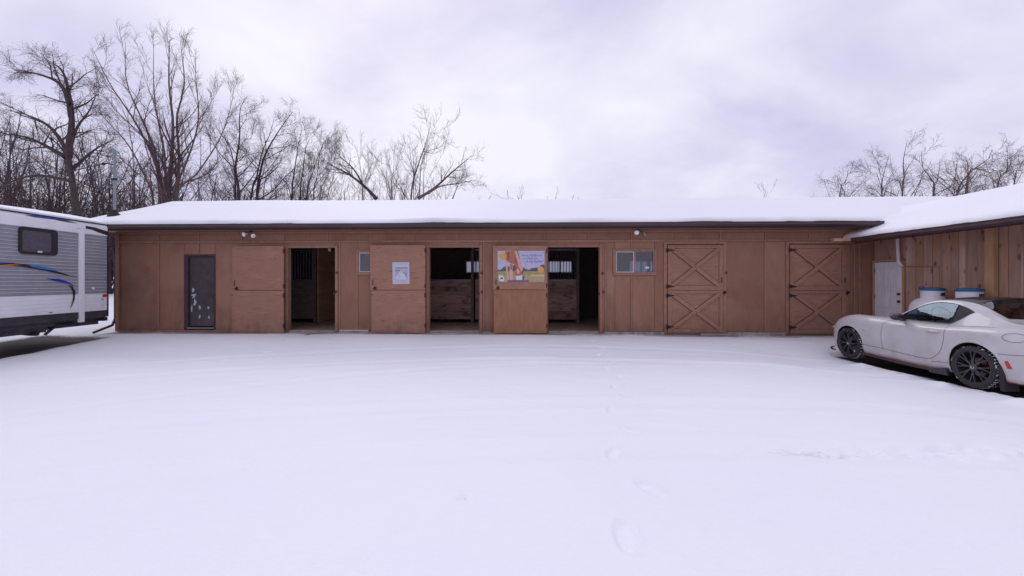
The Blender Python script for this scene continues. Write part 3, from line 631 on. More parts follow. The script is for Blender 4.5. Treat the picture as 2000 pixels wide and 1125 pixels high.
# the two closed cross-braced doors
def xdoor(u0, u1, worn):
    v = -0.03
    casing(u0 + .03, u1 - .03, Z(477.5), .085, vo=-.026)
    a, b = u0 + .045, u1 - .045; zb = .145; zt = Z(480); zm = Z(566.5); 
    for (lo, hi, nm, top) in ((zm + .035, zt, 'upper_door_leaf', 1), (zb, zm - .035 + .06, 'lower_door_leaf', 0)):
        if not top: hi = zm - .006
        else: lo = zm + .006
        leaf = P(a, b, lo, hi, nm, 'door_ply', v, v + .035)
        w = .105; f = v - .022; e = v - .001
        zb1 = lo + (.115 if top else .10)
        def brace(a_, b_, c_, d_):
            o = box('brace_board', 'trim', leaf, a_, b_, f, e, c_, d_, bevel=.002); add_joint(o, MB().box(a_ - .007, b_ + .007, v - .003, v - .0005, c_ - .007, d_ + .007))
        brace(a, b, hi - w * .85, hi); brace(a, b, lo, zb1)
        brace(a, a + w, zb1 + .001, hi - w * .85 - .001); brace(b - w, b, zb1 + .001, hi - w * .85 - .001)
        x0, x1, y0, y1 = a + w * .35, b - w * .35, lo + .055, hi - .05
        A = Vector((x0 + .07, 0, y0 + .06)); B = Vector((x1 - .07, 0, y1 - .05)); C2 = Vector((x0 + .07, 0, y1 - .05)); D2 = Vector((x1 - .07, 0, y0 + .06))
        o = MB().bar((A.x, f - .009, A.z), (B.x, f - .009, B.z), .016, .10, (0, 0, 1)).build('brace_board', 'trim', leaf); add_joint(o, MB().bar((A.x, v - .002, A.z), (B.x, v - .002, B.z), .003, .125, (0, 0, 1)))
        mid = (C2 + D2) / 2; dr = (D2 - C2).normalized()
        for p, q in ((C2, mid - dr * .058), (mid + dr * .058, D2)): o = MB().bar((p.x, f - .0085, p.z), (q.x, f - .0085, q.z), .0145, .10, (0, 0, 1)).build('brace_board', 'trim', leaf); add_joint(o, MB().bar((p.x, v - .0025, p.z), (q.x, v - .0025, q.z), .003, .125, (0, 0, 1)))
        for z in (hi - .14, lo + (.10 if top else .16)): hinge_b(leaf, a + .01, z, f - .012)
    bolt(leaf, b + .02, zm - .07, f - .004); handle(leaf, b - .05, zm + .28, f)
    if worn: MB().prism([(a + .72, .86), (a + .80, .885), (a + 1.12, .88), (a + 1.0, .855), (a + .86, .83), (a + .74, .838)], v - .002, v - .0005, 'y').build('scuff_mark', M['siding_worn'], leaf)
M['siding_worn'] = textured('worn_pale_paint', (0.50, 0.34, 0.30), (0.42, 0.24, 0.19), (2, 2, 14), 5, .9, .2)
xdoor(*XD[0], True); xdoor(*XD[1], False)
# interior: stall fronts across the middle
VS = 2.45
def stall_front(u0, u1, grille=True, ztop=2.6, wood='stall_wood'):
    z = 0.25
    while z < 1.5:
        P(u0, u1, z + .004, min(z + .28, 1.56), 'stall_board', wood, VS, VS + .04); z += .28
    P(u0, u1, 1.565, 1.62, 'stall_rail', 'bar', VS - .01, VS + .05)
    if grille:
        b = MB(); n = int((u1 - u0) / .095)
        for k in range(n): x = u0 + (k + .5) * (u1 - u0) / n; b.tube([(x, VS + .02, 1.62), (x, VS + .02, ztop)], .012, 6, caps=False)
        tag(b.build('grille_bars', 'bar', barn), kind='stuff'); P(u0, u1, ztop, ztop + .06, 'stall_rail', 'bar', VS - .01, VS + .05)
    P(u1, u1 + .09, .115, 2.95, 'stall_post', 'inner_dark', VS - .02, VS + .07)
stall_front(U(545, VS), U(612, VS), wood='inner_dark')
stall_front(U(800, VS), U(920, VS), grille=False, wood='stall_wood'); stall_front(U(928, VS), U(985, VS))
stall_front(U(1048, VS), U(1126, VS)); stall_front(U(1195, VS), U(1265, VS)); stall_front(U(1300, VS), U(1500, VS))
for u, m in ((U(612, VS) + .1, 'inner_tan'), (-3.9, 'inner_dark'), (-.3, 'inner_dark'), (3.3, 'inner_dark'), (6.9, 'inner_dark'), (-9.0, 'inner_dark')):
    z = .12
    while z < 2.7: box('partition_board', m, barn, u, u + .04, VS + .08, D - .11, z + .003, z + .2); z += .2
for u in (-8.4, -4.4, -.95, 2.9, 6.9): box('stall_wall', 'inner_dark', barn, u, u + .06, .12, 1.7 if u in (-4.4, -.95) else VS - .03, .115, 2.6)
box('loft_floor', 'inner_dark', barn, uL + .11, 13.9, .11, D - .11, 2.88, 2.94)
# hanging lamp cord in first stall
MB().sphere((U(644, 1.0), 1.0, Z(487, 644, 1.0)), .05, sc=(1, 1, 1.4)).build('stall_lamp', 'white_frame', barn, smooth=60)
# downspout at the left corner
dsp = MB(); dsp.tube([(uL - .30, -.50, 2.97), (uL - .30, -.44, 2.78), (uL - .09, -.02, 2.50), (uL - .075, .02, 2.3), (uL - .075, .02, .48), (uL - .06, -.08, .30), (uL + .08, -.70, .17)], .035, 8)
dsp.build('downspout', 'gutter', barn, smooth=50)

# ------------------------------------------------------------------ pine-board wing on the right
wing = empty('barn_wing', (0, OY, 0), TH, 'raw pine board wing on the right with a snowy roof and dark gutter', 'barn wing')
uW = 9.86; V0 = -8.6; VN = -0.04
# boards on the wall facing left (local x = depth, y = along)
wd = .185; n = int((VN - V0) / wd)
dv0, dv1 = -2.12, -1.30
def upx(px, u): # v on the wing wall seen at a photo column
    r = (px - 1000) / F; c, s_ = math.cos(TH), math.sin(TH)
    # X = u c - v s ; Y = OY + u s + v c ; X = r Y
    return (u * c - r * OY - r * u * s_) / (r * c + s_)
dv1, dv0 = upx(1712, uW), upx(1765, uW)
print('door v', dv0, dv1)
pb = {}
def plank(v, w, z0, z1, dx, name='pine_board', m='pine'):
    key = (round(w, 3), round(z0, 2), round(z1, 2))
    if key not in pb:
        pb[key] = MB().box(0, .022, .003, w - .003, z0, z1).build(name, m, wing); o = pb[key]
    else: o = pb[key].copy(); COL.objects.link(o)
    o.location = (uW + dx, v, 0); return o
rw = random.Random(3); v = V0; stops_ = [dv0 - .07, dv1 + .075, VN]
while v < VN - .02:
    w = rw.choice((.165, .185, .205, .225)); nx_ = min(q for q in stops_ if q > v + 1e-6)
    w = nx_ - v if v + w > nx_ - .08 and nx_ - v < .3 else w
    w = min(w, nx_ - v)
    if v > dv0 - .075 and v < dv1 + .07:
        plank(v, w, 2.125, 2.80, rw.choice((0, -.009)))
    else: plank(v, w, .12, 2.80, rw.choice((0, -.009, -.016)))
    if rw.random() < .35 and (v + w < dv0 - .2): o = plank(v + w - .02, .04, .12, 2.78, -.024)
    v += w
box('wing_wall', 'old_wood', wing, uW + .024, uW + .1, V0, VN, 0, 2.9)
box('near_end_wall', 'pine', wing, uW + .1, 14.4, V0, V0 + .1, 0, 2.9)
box('wing_foundation', 'block', wing, uW + .01, uW + .12, V0, VN, -.2, .118)
pv = upx(1938, uW - .05); box('pine_post', 'pine_post', wing, uW - .11, uW - .03, pv - .085, pv + .085, .05, 2.74, bevel=.004)
# trim beside door, door itself
tag(box('door_jamb', 'pine_post', wing, uW - .05, uW + .0, dv1 + .005, dv1 + .07, .12, 2.12), None)
box('door_jamb', 'pine_post', wing, uW - .05, uW + .0, dv0 - .06, dv0 - .005, .12, 2.12); box('door_header', 'pine_post', wing, uW - .05, uW, dv0 - .06, dv1 + .07, 2.075, 2.12).location.z = .003
wdo = box('white_door', 'white_door', wing, uW - .045, uW - .005, dv0, dv1, .14, 2.06)
dwid = dv1 - dv0
for r_, (za, zb_) in enumerate(((.30, .78), (.88, 1.36), (1.44, 1.92))):
    for c_ in range(2):
        y0 = dv0 + .07 + c_ * (dwid / 2 - .02); y1 = y0 + dwid / 2 - .12
        f = MB(); x = uW - .045
        f.box(x - .022, x - .001, y0, y1, za, za + .03).box(x - .022, x - .001, y0, y1, zb_ - .03, zb_).box(x - .022, x - .001, y0, y0 + .03, za + .03, zb_ - .03).box(x - .022, x - .001, y1 - .03, y1, za + .03, zb_ - .03)
        f.box(x - .006, x - .001, y0 + .045, y1 - .045, za + .045, zb_ - .045).build('door_moulding', 'white_door', wdo)
for z, nm in ((1.05, 'door_knob'), (1.24, 'deadbolt')):
    MB().lathe([(.02, 0), (.03, .02), (.034, .045), (.02, .065), (.001, .07)], 12, Matrix.Translation((uW - .045, dv0 + .055, z)) @ Matrix.Rotation(rad(-90), 4, 'Y')).build(nm, 'knob', wdo, smooth=40)
for z in (.35, 1.15, 1.85): box('door_hinge', 'galv', wdo, uW - .055, uW - .045, dv1 - .015, dv1 + .02, z - .05, z + .05)
# roof of the wing
UE, ZWE, URW, ZWR = 9.03, 2.70, 11.75, 3.72
VF = 1.6
MB().prism([(UE, ZWE - .06), (UE, ZWE), (URW, ZWR), (14.6, ZWE), (14.6, ZWE - .06), (URW, ZWR - .07)], V0 - .4, -.02, 'y').build('roof_deck', 'shingle', wing)
k = (ZWR - ZWE) / (URW - UE)
MB().prism([(10.3, ZWE + k * 1.37 - .05), (10.3, ZWE + k * 1.37), (URW, ZWR), (14.0, ZWE + .27), (14.0, ZWE + .22), (URW, ZWR - .07)], -.02, VF, 'y').build('roof_deck', 'shingle', wing)
prw = [(UE, ZWE), (URW - .45, ZWR - .45 * k), (URW - .15, ZWR - .04), (URW, ZWR - .01), (URW + .15, ZWR - .04), (URW + .45, ZWR - .45 * k), (14.6, ZWE)]
roof_snow('roof_snow', wing, V0 - .45, VF, prw, axis_u=False, seed=9, th=.10)
box('fascia_board', 'trim_dark', wing, UE - .002, UE + .026, V0 - .4, -.42, 2.56, 2.682)
gw = [(UE, 2.58), (UE, 2.68), (UE - .125, 2.700), (UE - .125, 2.687), (UE - .112, 2.67), (UE - .115, 2.625), (UE - .085, 2.585)]
for a, b in ((V0 - .4, -4.8), (-4.796, -.42)): MB().prism(gw, a, b, 'y').build('gutter', 'gutter', wing)
MB().prism([(UE + .028, 2.60), (UE + .028, 2.615), (uW + .02, 2.86), (uW + .02, 2.845)], V0 - .3, -.04, 'y').build('soffit', 'pine_post', wing)
box('beam_end', 'pine_post', wing, UE - .56, UE - .09, -.44, -.36, 2.615, 2.69)
# gas pipe, vent pipe
def onwall(px, py, off=.04):
    vv = upx(px, uW - off); p = frameW(uW - off, vv); return Vector((uW - off, vv, CAMH + (HOR - py) / F * p.y))
vp = empty('vent_pipe', (0, OY, 0), TH, 'white plastic pipe dropping from the wing eave to the corner of the white door', 'pipe')
a = onwall(1752.5, 466, .12); b_ = onwall(1754.5, 508, .12); c_ = onwall(1758, 516, .10)
tube('pipe_run', 'pvc', vp, [a + Vector((0, 0, .06)), b_], .034, 10); tube('pipe_elbow', 'pvc', vp, [b_ - Vector((0, 0, .0)), b_ + (c_ - b_) * .6 + Vector((0, 0, -.02)), c_ + Vector((0, -.06, -.06))], [.040, .040, .034], 10)
gp_ = empty('gas_pipe', (0, OY, 0), TH, 'thin yellow gas pipe bent across the pine boards above the left tank', 'pipe')
p1, p2, p3, p4 = onwall(1763, 520.5), onwall(1829, 520.5), onwall(1833.5, 525), onwall(1834.5, 563)
tube('pipe_run', 'brass', gp_, [p1, p2, (p2 + p3) / 2 + Vector((0, -.005, .012)), p3, p4], .008, 6)

# ------------------------------------------------------------------ propane tanks, shovel
def tank(px, wx, label):
    Yw = wx / ((px - 1000) / F); t = empty('propane_tank', (wx, Yw, 0.04), rad(20), label, 'propane tank', 'white propane tanks by the pine wall')
    r = .38
    pr = [(.30, .0), (.30, .10), (.33, .13), (r, .22), (r, .90), (r - .01, .97), (r - .05, 1.06), (r - .12, 1.12), (.18, 1.16), (.02, 1.18)]
    MB().lathe(pr, 36).build('tank_body', 'white_paint', t, smooth=50)
    c = MB(); n = 40; vs = []; fs = []
    for i in range(n):
        a = 2 * math.pi * i / n
        for rr, z in ((.192, 1.12), (.192, 1.32), (.184, 1.32), (.184, 1.12)): vs.append((rr * math.cos(a), rr * math.sin(a), z))
    c = MB()
    for i in range(n):
        j = (i + 1) % n
        hole = (i in range(27, 32)) or (i in range(7, 12))
        q = lambda a_, k_: a_ * 4 + k_
        if not hole:
            pass
        for z0, z1 in (((1.12, 1.20), (1.275, 1.32)) if hole else ((1.12, 1.32),)):
            A = 2 * math.pi * i / n; B = 2 * math.pi * (i + 1) / n
            vv = [(rr * math.cos(g), rr * math.sin(g), z) for rr in (.184, .192) for g in (A, B) for z in (z0, z1)]
            c.add(vv, [(0, 1, 3, 2), (4, 6, 7, 5), (0, 2, 6, 4), (1, 5, 7, 3)])
    c.build('collar', 'white_paint', t, smooth=50)
    MB().lathe([(.205, 1.318), (.212, 1.345), (.205, 1.37), (.15, 1.385), (.02, 1.39)], 36).build('collar_lid', 'blue_plastic', t, smooth=40)
    MB().lathe([(.05, 1.17), (.05, 1.24), (.03, 1.26), (.03, 1.30)], 12).build('valve', 'brass', t, smooth=40)
    MB().box(-.40, -.378, -.09, .09, .80, .90).build('data_plate', 'galv', t)
    return t
tank(1821, 9.36, 'left of two white propane tanks, behind the car mirror with the shovel grip above it')
tank(1893, 9.36, 'right of two white propane tanks, standing nearer the yellow pine post')
sh = empty('snow_shovel', (9.60, 9.32, -.04), 0, 'blue plastic D grip of a shovel leaning behind the left propane tank', 'shovel')
tube('shaft', 'blue_plastic', sh, [(-.12, .0, .3), (.0, 0, 1.36)], .014, 8)
g0 = Vector((.0, 0, 1.36))
gr = MB(); gr.tube([g0 + Vector(p) for p in ((0, 0, 0), (0, -.05, .04), (0, -.062, .11), (0, .062, .11), (0, .05, .04), (0, 0, 0))], .011, 8, caps=False); gr.build('grip', 'blue_plastic', sh, smooth=60)
MB().box(-.17, -.15, -.2, .2, -.03, .32).build('blade', 'blue_plastic', sh, bevel=.004)

# ------------------------------------------------------------------ flood lamps under the eave
def floods(px, py, label, heads):
    t = empty('flood_lamp', frameW(U(px, -.15), -.15, 0), TH, label, 'flood lamp', 'twin flood lamps under the eave')
    z0 = 2.984
    MB().lathe([(.055, z0 - .02), (.055, z0 - .001)], 14).build('mount_plate', 'iron', t)
    for dx, dz, drx, m in heads:
        b = Vector((dx * .55, -.03, z0 - .06)); h = Vector((dx, -.09, z0 + dz))
        tube('lamp_arm', 'iron', t, [(0, 0, z0 - .02), b, h], .009, 6)
        d = Vector(drx).normalized(); mt = Matrix.Translation(h) @ d.to_track_quat('Z', 'Y').to_matrix().to_4x4()
        o = MB().lathe([(.018, -.03), (.022, .0), (.04, .035), (.062, .07), (.064, .085), (.05, .098), (.02, .106), (.001, .108)], 18, mt).build('bulb', m, t, smooth=50)
    return t
floods(490, 455, 'twin flood lamp under the eave above the first stall door, both bulbs pointing down', [(-.07, -.10, (-.35, -1, -.25), 'bulb'), (.10, -.12, (.6, -.35, -.35), 'bulb')])
floods(1246, 455, 'twin flood lamp under the eave above the full sliding window, one bulb facing front', [(-.075, -.09, (-.05, -1, -.25), 'bulb'), (.13, -.10, (.5, .5, -.5), 'galv')])

# ------------------------------------------------------------------ papers on the doors
def sheet_root(name, leaf, label, cat):
    r = empty(name, (0, 0, 0), 0, label, cat)
    r.location = frameW(leaf.location.x, leaf.location.y, 0); r.rotation_euler = (0, 0, TH + leaf.rotation_euler.z); return r
def ptext(parent, s, size, x, z, y, m, shear=.25, width=None):
    vs, fs = textmesh(s, size); wx = max(v.x for v in vs) - min(v.x for v in vs); k = (width / wx) if width else 1
    b = MB(); b.add([(x + v.x * k + v.y * shear, y, z + v.y) for v in vs], fs); return b.build('lettering', m, parent, fixn=False)
nt_ = sheet_root('notice_sheet', up2, 'white printed notice sheet with a pale horse head taped to the middle stall door', 'notice')
L2 = U(722, -.14) - U(831, -.14)
def X2(px): return U(px, -.16) - up2.location.x
def ZZ(py): return Z(py, 1000, -.16)
M['paper'] = mat('white_paper', (0.50, 0.50, 0.60), .7); M['grey_print'] = mat('grey_print', (0.21, 0.21, 0.32), .7); M['lt_print'] = mat('pale_grey_print', (0.36, 0.36, 0.48), .7); M['wh_print'] = mat('white_print', (0.56, 0.56, 0.66), .7)
x0, x1, z0, z1 = X2(766.8), X2(799.6), ZZ(555), ZZ(512)
MB().prism([(x0, z1), (x1 - .003, z1 + .003), (x1 + .008, z0 + .006), (x0 + .008, z0)], -.0255, -.0235, 'y').build('paper', 'paper', nt_)
wS, hS = x1 - x0, z1 - z0
def q(a, b, c, d, y, m, nm='print_bar'): MB().box(x0 + a * wS, x0 + b * wS, y, y + .0006, z1 - d * hS, z1 - c * hS).build(nm, m, nt_)
q(.16, .90, .235, .29, -.0265, 'grey_print'); q(.16, .45, .345, .415, -.0265, 'grey_print'); q(.45, .88, .345, .39, -.0265, 'lt_print'); q(.86, .89, .29, .76, -.0265, 'lt_print')
q(.18, .88, .43, .8, -.0262, 'lt_print', 'picture_area')
MB().prism([(x0 + a * wS, z1 - b * hS) for a, b in ((.2, .79), (.21, .68), (.34, .50), (.42, .44), (.46, .38), (.50, .43), (.64, .50), (.75, .60), (.84, .79))], -.0269, -.0263, 'y').build('horse_print', 'wh_print', nt_)
MB().prism([(x0 + a * wS, z1 - b * hS) for a, b in ((.66, .44), (.74, .47), (.84, .56), (.85, .62), (.78, .56))], -.0275, -.0270, 'y').build('mane_print', 'grey_print', nt_)
for (a, b) in ((.36, .55), (.42, .66), (.48, .46)): MB().prism([(x0 + (a + p) * wS, z1 - (b + r) * hS) for p, r in ((0, .03), (.03, -.03), (.05, 0), (.02, .05))], -.0277, -.0272, 'y').build('print_mark', 'grey_print', nt_)
for i, s in enumerate(('HORSE SAFETY', 'IN CASE OF EMERGENCY', 'CALL THE OFFICE')): pass
for zf, a, b in ((.04, .06, .2), (.04, .33, .62), (.04, .72, .84), (.10, .06, .25), (.10, .38, .6), (.10, .75, .82), (.83, .2, .85), (.87, .3, .8), (.93, .1, .9)): q(a, b, zf, zf + .012, -.0265, 'lt_print')

ps = sheet_root('feed_poster', up3, 'colour advertising poster of a chestnut horse eating from a bucket in a field', 'poster')
def X3(px): return U(px, -.165) - up3.location.x
x0, x1, z0, z1 = X3(972.0), X3(1063.5), ZZ(551.0), ZZ(490.0)
wS, hS = x1 - x0, z1 - z0
PC = {'psky': (0.42, 0.41, 0.58), 'pfield': (0.38, 0.30, 0.16), 'ptree': (0.095, 0.090, 0.085), 'phorse': (0.38, 0.13, 0.09), 'phorse2': (0.60, 0.34, 0.27), 'porange': (0.64, 0.35, 0.11), 'pwhite': (0.60, 0.60, 0.72),
      'pink': (0.17, 0.14, 0.30), 'pdark': (0.015, 0.015, 0.03), 'pfield2': (0.30, 0.27, 0.10), 'pband': (0.14, 0.11, 0.20), 'phorse3': (0.28, 0.06, 0.04)}
for k_, c_ in PC.items(): M[k_] = textured(k_ + '_print', c_, tuple(x * 1.14 for x in c_), (1, 1, 1), 16, .55, 0)
MB().box(x0, x1, -.0255, -.0235, z0, z1).build('poster_board', 'psky', ps)
def pp(pts, y, m, nm): return MB().prism([(x0 + a * wS, z1 - b * hS) for a, b in pts], -.0255 - y * .0006 - .0006, -.0255 - y * .0006 - .0001, 'y').build(nm, m, ps)
pp([(0, .655), (1, .645), (1, 1), (0, 1)], 1, 'pfield', 'field_print')
rp = random.Random(5)
def ridge(a, b, base, top, y):
    t = np.linspace(a, b, 26); pts = [(a, base)] + [(x, top + .035 * math.sin(x * 31) + rp.uniform(-.02, .02) + (.06 * math.sin(x * 9 + 2))) for x in t] + [(b, base)]; pp(pts, y, 'ptree', 'tree_print')
ridge(0, .999, .655, .53, 2)
circ = lambda cx, cy, rr, n=20: [(cx + rr * math.cos(6.2832 * i / n), cy + rr * wS / hS * math.sin(6.2832 * i / n)) for i in range(n)]
pp([(.0, .66), (.3, .70), (.6, .67), (1, .70), (1, .78), (.5, .76), (0, .8)], 2.9, 'pfield2', 'grass_print')
# horse: body, legs, neck and head down to the bucket
pp([(.16, .02), (.43, .0), (.42, .25), (.40, .42), (.30, .42), (.20, .33), (.15, .22)], 3, 'phorse', 'horse_print')
pp([(.15, .28), (.20, .36), (.215, .60), (.245, .92), (.255, .97), (.215, .97), (.19, .70), (.17, .5)], 4, 'phorse2', 'horse_leg_print')
pp([(.26, .40), (.33, .42), (.315, .62), (.33, .95), (.27, .95), (.25, .70)], 4, 'phorse2', 'horse_leg_print')
pp([(.27, .42), (.32, .43), (.31, .60), (.27, .60)], 4.6, 'phorse', 'horse_leg_print')
pp([(.30, .0), (.42, .0), (.47, .22), (.49, .42), (.54, .52), (.54, .64), (.52, .76), (.50, .80), (.38, .79), (.365, .70), (.40, .56), (.37, .45), (.29, .36)], 5, 'phorse', 'horse_neck_print')
pp([(.36, .0), (.41, .0), (.46, .20), (.485, .42), (.53, .50), (.54, .64), (.50, .66), (.45, .50), (.42, .30)], 6, 'phorse2', 'horse_mane_print')
pp([(.41, .0), (.425, .0), (.475, .24), (.465, .24)], 7, 'pdark', 'mane_edge_print'); pp([(.53, .62), (.545, .62), (.54, .74), (.525, .70)], 7, 'pdark', 'halter_print')
pp([(.21, .02), (.25, .02), (.25, .3), (.22, .3)], 6, 'phorse3', 'horse_shade_print'); pp([(.36, .14), (.40, .26), (.41, .42), (.38, .40)], 7, 'phorse3', 'horse_shade_print'); pp([(.40, .60), (.44, .58), (.48, .70), (.42, .74)], 7, 'phorse2', 'muzzle_print')
pp([(.53, .81), (.58, .81), (.565, .92), (.54, .92)], 7, 'ptree', 'bucket_handle_print'); pp([(.385, .81), (.52, .78), (.525, .95), (.40, .95)], 8, 'pwhite', 'bucket_print')
pp([(.22, .93), (.65, .93), (.67, .955), (.67, .995), (.21, .995), (.21, .955)], 9, 'pband', 'caption_bar_print')
pp(circ(.105, .175, .082), 8, 'porange', 'badge_print'); pp(circ(.92, .60, .065), 8, 'porange', 'badge_print'); pp([(.69, .755), (1, .755), (1, .82), (.69, .82)], 8, 'porange', 'banner_print')
pp([(.05, .76), (.12, .80), (.145, .90), (.12, .98), (.05, .97), (.025, .88), (.02, .80)], 8, 'pwhite', 'logo_print')
pp([(.055, .90), (.058, .86), (.085, .845), (.112, .86), (.115, .91), (.10, .91), (.085, .88), (.07, .91)], 9, 'pdark', 'logo_horseshoe_print')
def pt(s, size, a, b, m, width, y=10): ptext(ps, s, size * hS, x0 + a * wS, z1 - b * hS, -.0255 - y * .0006, m, .25, width * wS)
pt('When you', .07, .50, .165, 'pink', .15); pt('really', .13, .67, .175, 'pink', .16); pt('need', .07, .85, .165, 'pink', .08)
pt('to be', .07, .54, .265, 'pink', .07); pt('sure', .12, .63, .27, 'pink', .11); pt("what's", .07, .76, .265, 'pink', .10)
pt('in the bucket!', .125, .60, .375, 'pink', .36)
for i in range(4): pt('OUR FEED IS MIXED', .03, .04 + .005 * abs(i - 1.5), .12 + i * .04, 'phorse', .12)
pt('TRY IT', .035, .885, .59, 'phorse', .06); pt('TODAY', .035, .885, .64, 'phorse', .06)
pt('Made for Horses', .055, .72, .81, 'pwhite', .25); pt('THE BUCKET FEED COMPANY', .04, .235, .98, 'pwhite', .4)
for i in range(3): pt('ask your local feed store', .035, .76, .875 + i * .045, 'pwhite', .22)

# ------------------------------------------------------------------ mast on the roof with its cable
mu, mv = -11.75, .25
mz = ZE + (mv - VE) * (ZR - ZE) / (VR - VE)
mast = empty('service_mast', frameW(mu, mv, mz), 0, 'grey galvanised electric mast rising through the snowy left end of the roof', 'mast')
tube('pipe', 'galv', mast, [(0, 0, -.1), (0, 0, 2.02)], .034, 12)
MB().lathe([(.20, .02), (.15, .13), (.07, .22), (.06, .28)], 14).build('roof_boot', 'rubber', mast, smooth=50)
MB().lathe([(.062, 1.16), (.066, 1.17), (.066, 1.2), (.062, 1.21)], 12).build('pipe_strap', 'rubber', mast)
tube('weather_head', 'galv', mast, [(0, 0, 1.9), (0, 0, 2.02), (-.05, 0, 2.08), (-.12, 0, 2.04), (-.15, 0, 1.97)], [.045, .05, .05, .042, .03], 10)
tube('insulator_arm', 'iron', mast, [(-.05, 0, 1.62), (-.22, 0, 1.66), (-.32, 0, 1.64)], .02, 8)
MB().sphere((-.33, 0, 1.64), .045).build('insulator', 'iron', mast, smooth=60)
mp_ = frameW(mu, mv, mz)
def cable(p, q_, sag_, label):
    p = Vector(p); q_ = Vector(q_); pts = []
    for i in range(17): t = i / 16; a = p.lerp(q_, t); a.z -= sag_ * 4 * t * (1 - t); pts.append(a)
    tag(MB().tube(pts, .013, 5).build('overhead_cable', 'rubber', None), label, 'cable')
cable(mp_ + Vector((-.33, 0, 1.64)), (-72, 40, 9.5), .8, 'thin service cable running left from the roof mast into the woods')
cable(mp_ + Vector((0, 0, 1.98)), (-26.2, 31.5, 8.6), .5, 'thin cable running right and down from the mast head to the large pale tree')

# white drum beside the corner
dr = empty('white_drum', frameW(uL - .42, 2.6, .08), 0, 'white round drum half hidden between the trailer and the barn corner', 'drum')
MB().lathe([(.28, 0), (.29, .04), (.29, .32), (.30, .34), (.29, .36), (.29, .62), (.30, .64), (.29, .66), (.29, .86), (.27, .88)], 28).build('barrel', 'white_paint', dr, smooth=40)
MB().lathe([(.275, .882), (.28, .92), (.2, .955), (.02, .965)], 24).build('snow_cap', 'snow', dr, smooth=60)

# ------------------------------------------------------------------ travel trailer on the left
RT = math.atan(.064); RO = Vector((-10.47, 10.3, 0))
rv = empty('travel_trailer', RO, RT, 'white and grey ribbed travel trailer with blue and orange swooshes and snow on its roof', 'travel trailer')
rs_, rc_ = math.sin(RT), math.cos(RT)
def RY(px): r = (px - 1000) / F; return (RO.x - r * RO.y) / (r * rc_ + rs_)
def RZ(py, px): return CAMH + (HOR - py) / F * (RO.y + RY(px) * rc_)
LEN = 7.6
zW0 = RZ(605.3, 209); zG0 = RZ(572.5, 209); zG1 = RZ(461.5, 209); zSK = RZ(618, 209); zTop = RZ(437, 209)
def ribbed(name, m, z0, z1, y0, y1, pitch=.078, amp=.009):
    b = MB(); n = max(1, round((z1 - z0) / pitch)); h = (z1 - z0) / n; prof = []
    for i in range(n):
        z = z0 + i * h
        prof += [(0, z + .001), (0, z + h * .58), (-.004, z + h * .68), (amp * .5, z + h * .80), (amp, z + h * .86), (amp * .6, z + h * .93)]
    prof.append((0, z1)); k_ = len(prof)
    vs = [(x, y, z) for y in (y0, y1) for x, z in prof] + [(-.03, y, z) for y in (y0, y1) for z in (z0, z1)]
    fs = [(i, i + 1, k_ + i + 1, k_ + i) for i in range(k_ - 1)] 
    b.add(vs, fs)
    o = b.build(name, m, rv, fixn=False); o.data.materials.append(M['rv_rib'])
    idx = [1 if (i % 6) == 4 else 0 for i in range(k_ - 1)]; o.data.polygons.foreach_set('material_index', idx); return o
yT0, yT1 = RY(163), RY(153)
box('body_shell', 'rv_white', rv, -2.44, -.012, -LEN, -.02, zSK + .03, zTop - .03, bevel=.03)
ribbed('grey_siding', 'rv_grey', zG0, zG1, -.02, yT0 + .005); ribbed('grey_siding', 'rv_grey', zG0, zG1 + .0, yT1 - .005, -LEN + .03)
ribbed('white_siding', 'rv_white', zW0, zG0 - .004, -.02, yT0 + .005, .085, .006); ribbed('white_siding', 'rv_white', zW0, zG0 - .004, yT1 - .005, -LEN + .03, .085, .006)
zB1 = RZ(446, 100)   # top of the white fascia band
b = MB(); b.prism([(-.02, zG1 + .003), (.010, zG1 + .003), (.012, zTop - .12), (-.004, zTop - .04), (-.02, zTop - .04)], -LEN + .02, -.015, 'y'); b.build('upper_band', 'rv_white', rv)
# the top line has a black drip rail and an awning strip
b = MB().prism([(-.02, zTop - .038), (.018, zTop - .05), (.022, zTop - .03), (.0, zTop - .022), (-.03, zTop - .015)], -LEN, -.005, 'y').build('drip_rail', 'rv_black', rv)
box('roof_edge', 'rv_white', rv, -.04, .012, -LEN, -.0, zTop - .02, zTop + .018)
box('skirt', 'rv_black', rv, -.06, .006, -LEN, yT1 - .002, zSK, zW0 - .003); box('skirt', 'rv_black', rv, -.06, .006, yT0 + .002, -.01, zSK, zW0 - .003)
box('slide_trim', 'rv_white', rv, -.03, .035, yT1, yT0, zSK - .08, RZ(438, 158), bevel=.008)
box('slide_trim_cap', 'rv_white', rv, -.03, .045, yT1 - .06, yT0 + .012, RZ(447, 158), RZ(436, 158), bevel=.006)
b = MB(); b.box(-.012, .022, -.012, .004, zSK, zTop).box(-2.44, -.012, -.012, .0, zSK, zTop); b.build('rear_corner_trim', 'rv_black', rv)
box('rear_wall', 'rv_white', rv, -2.42, -.02, -.019, -.013, zSK + .02, zTop - .02)
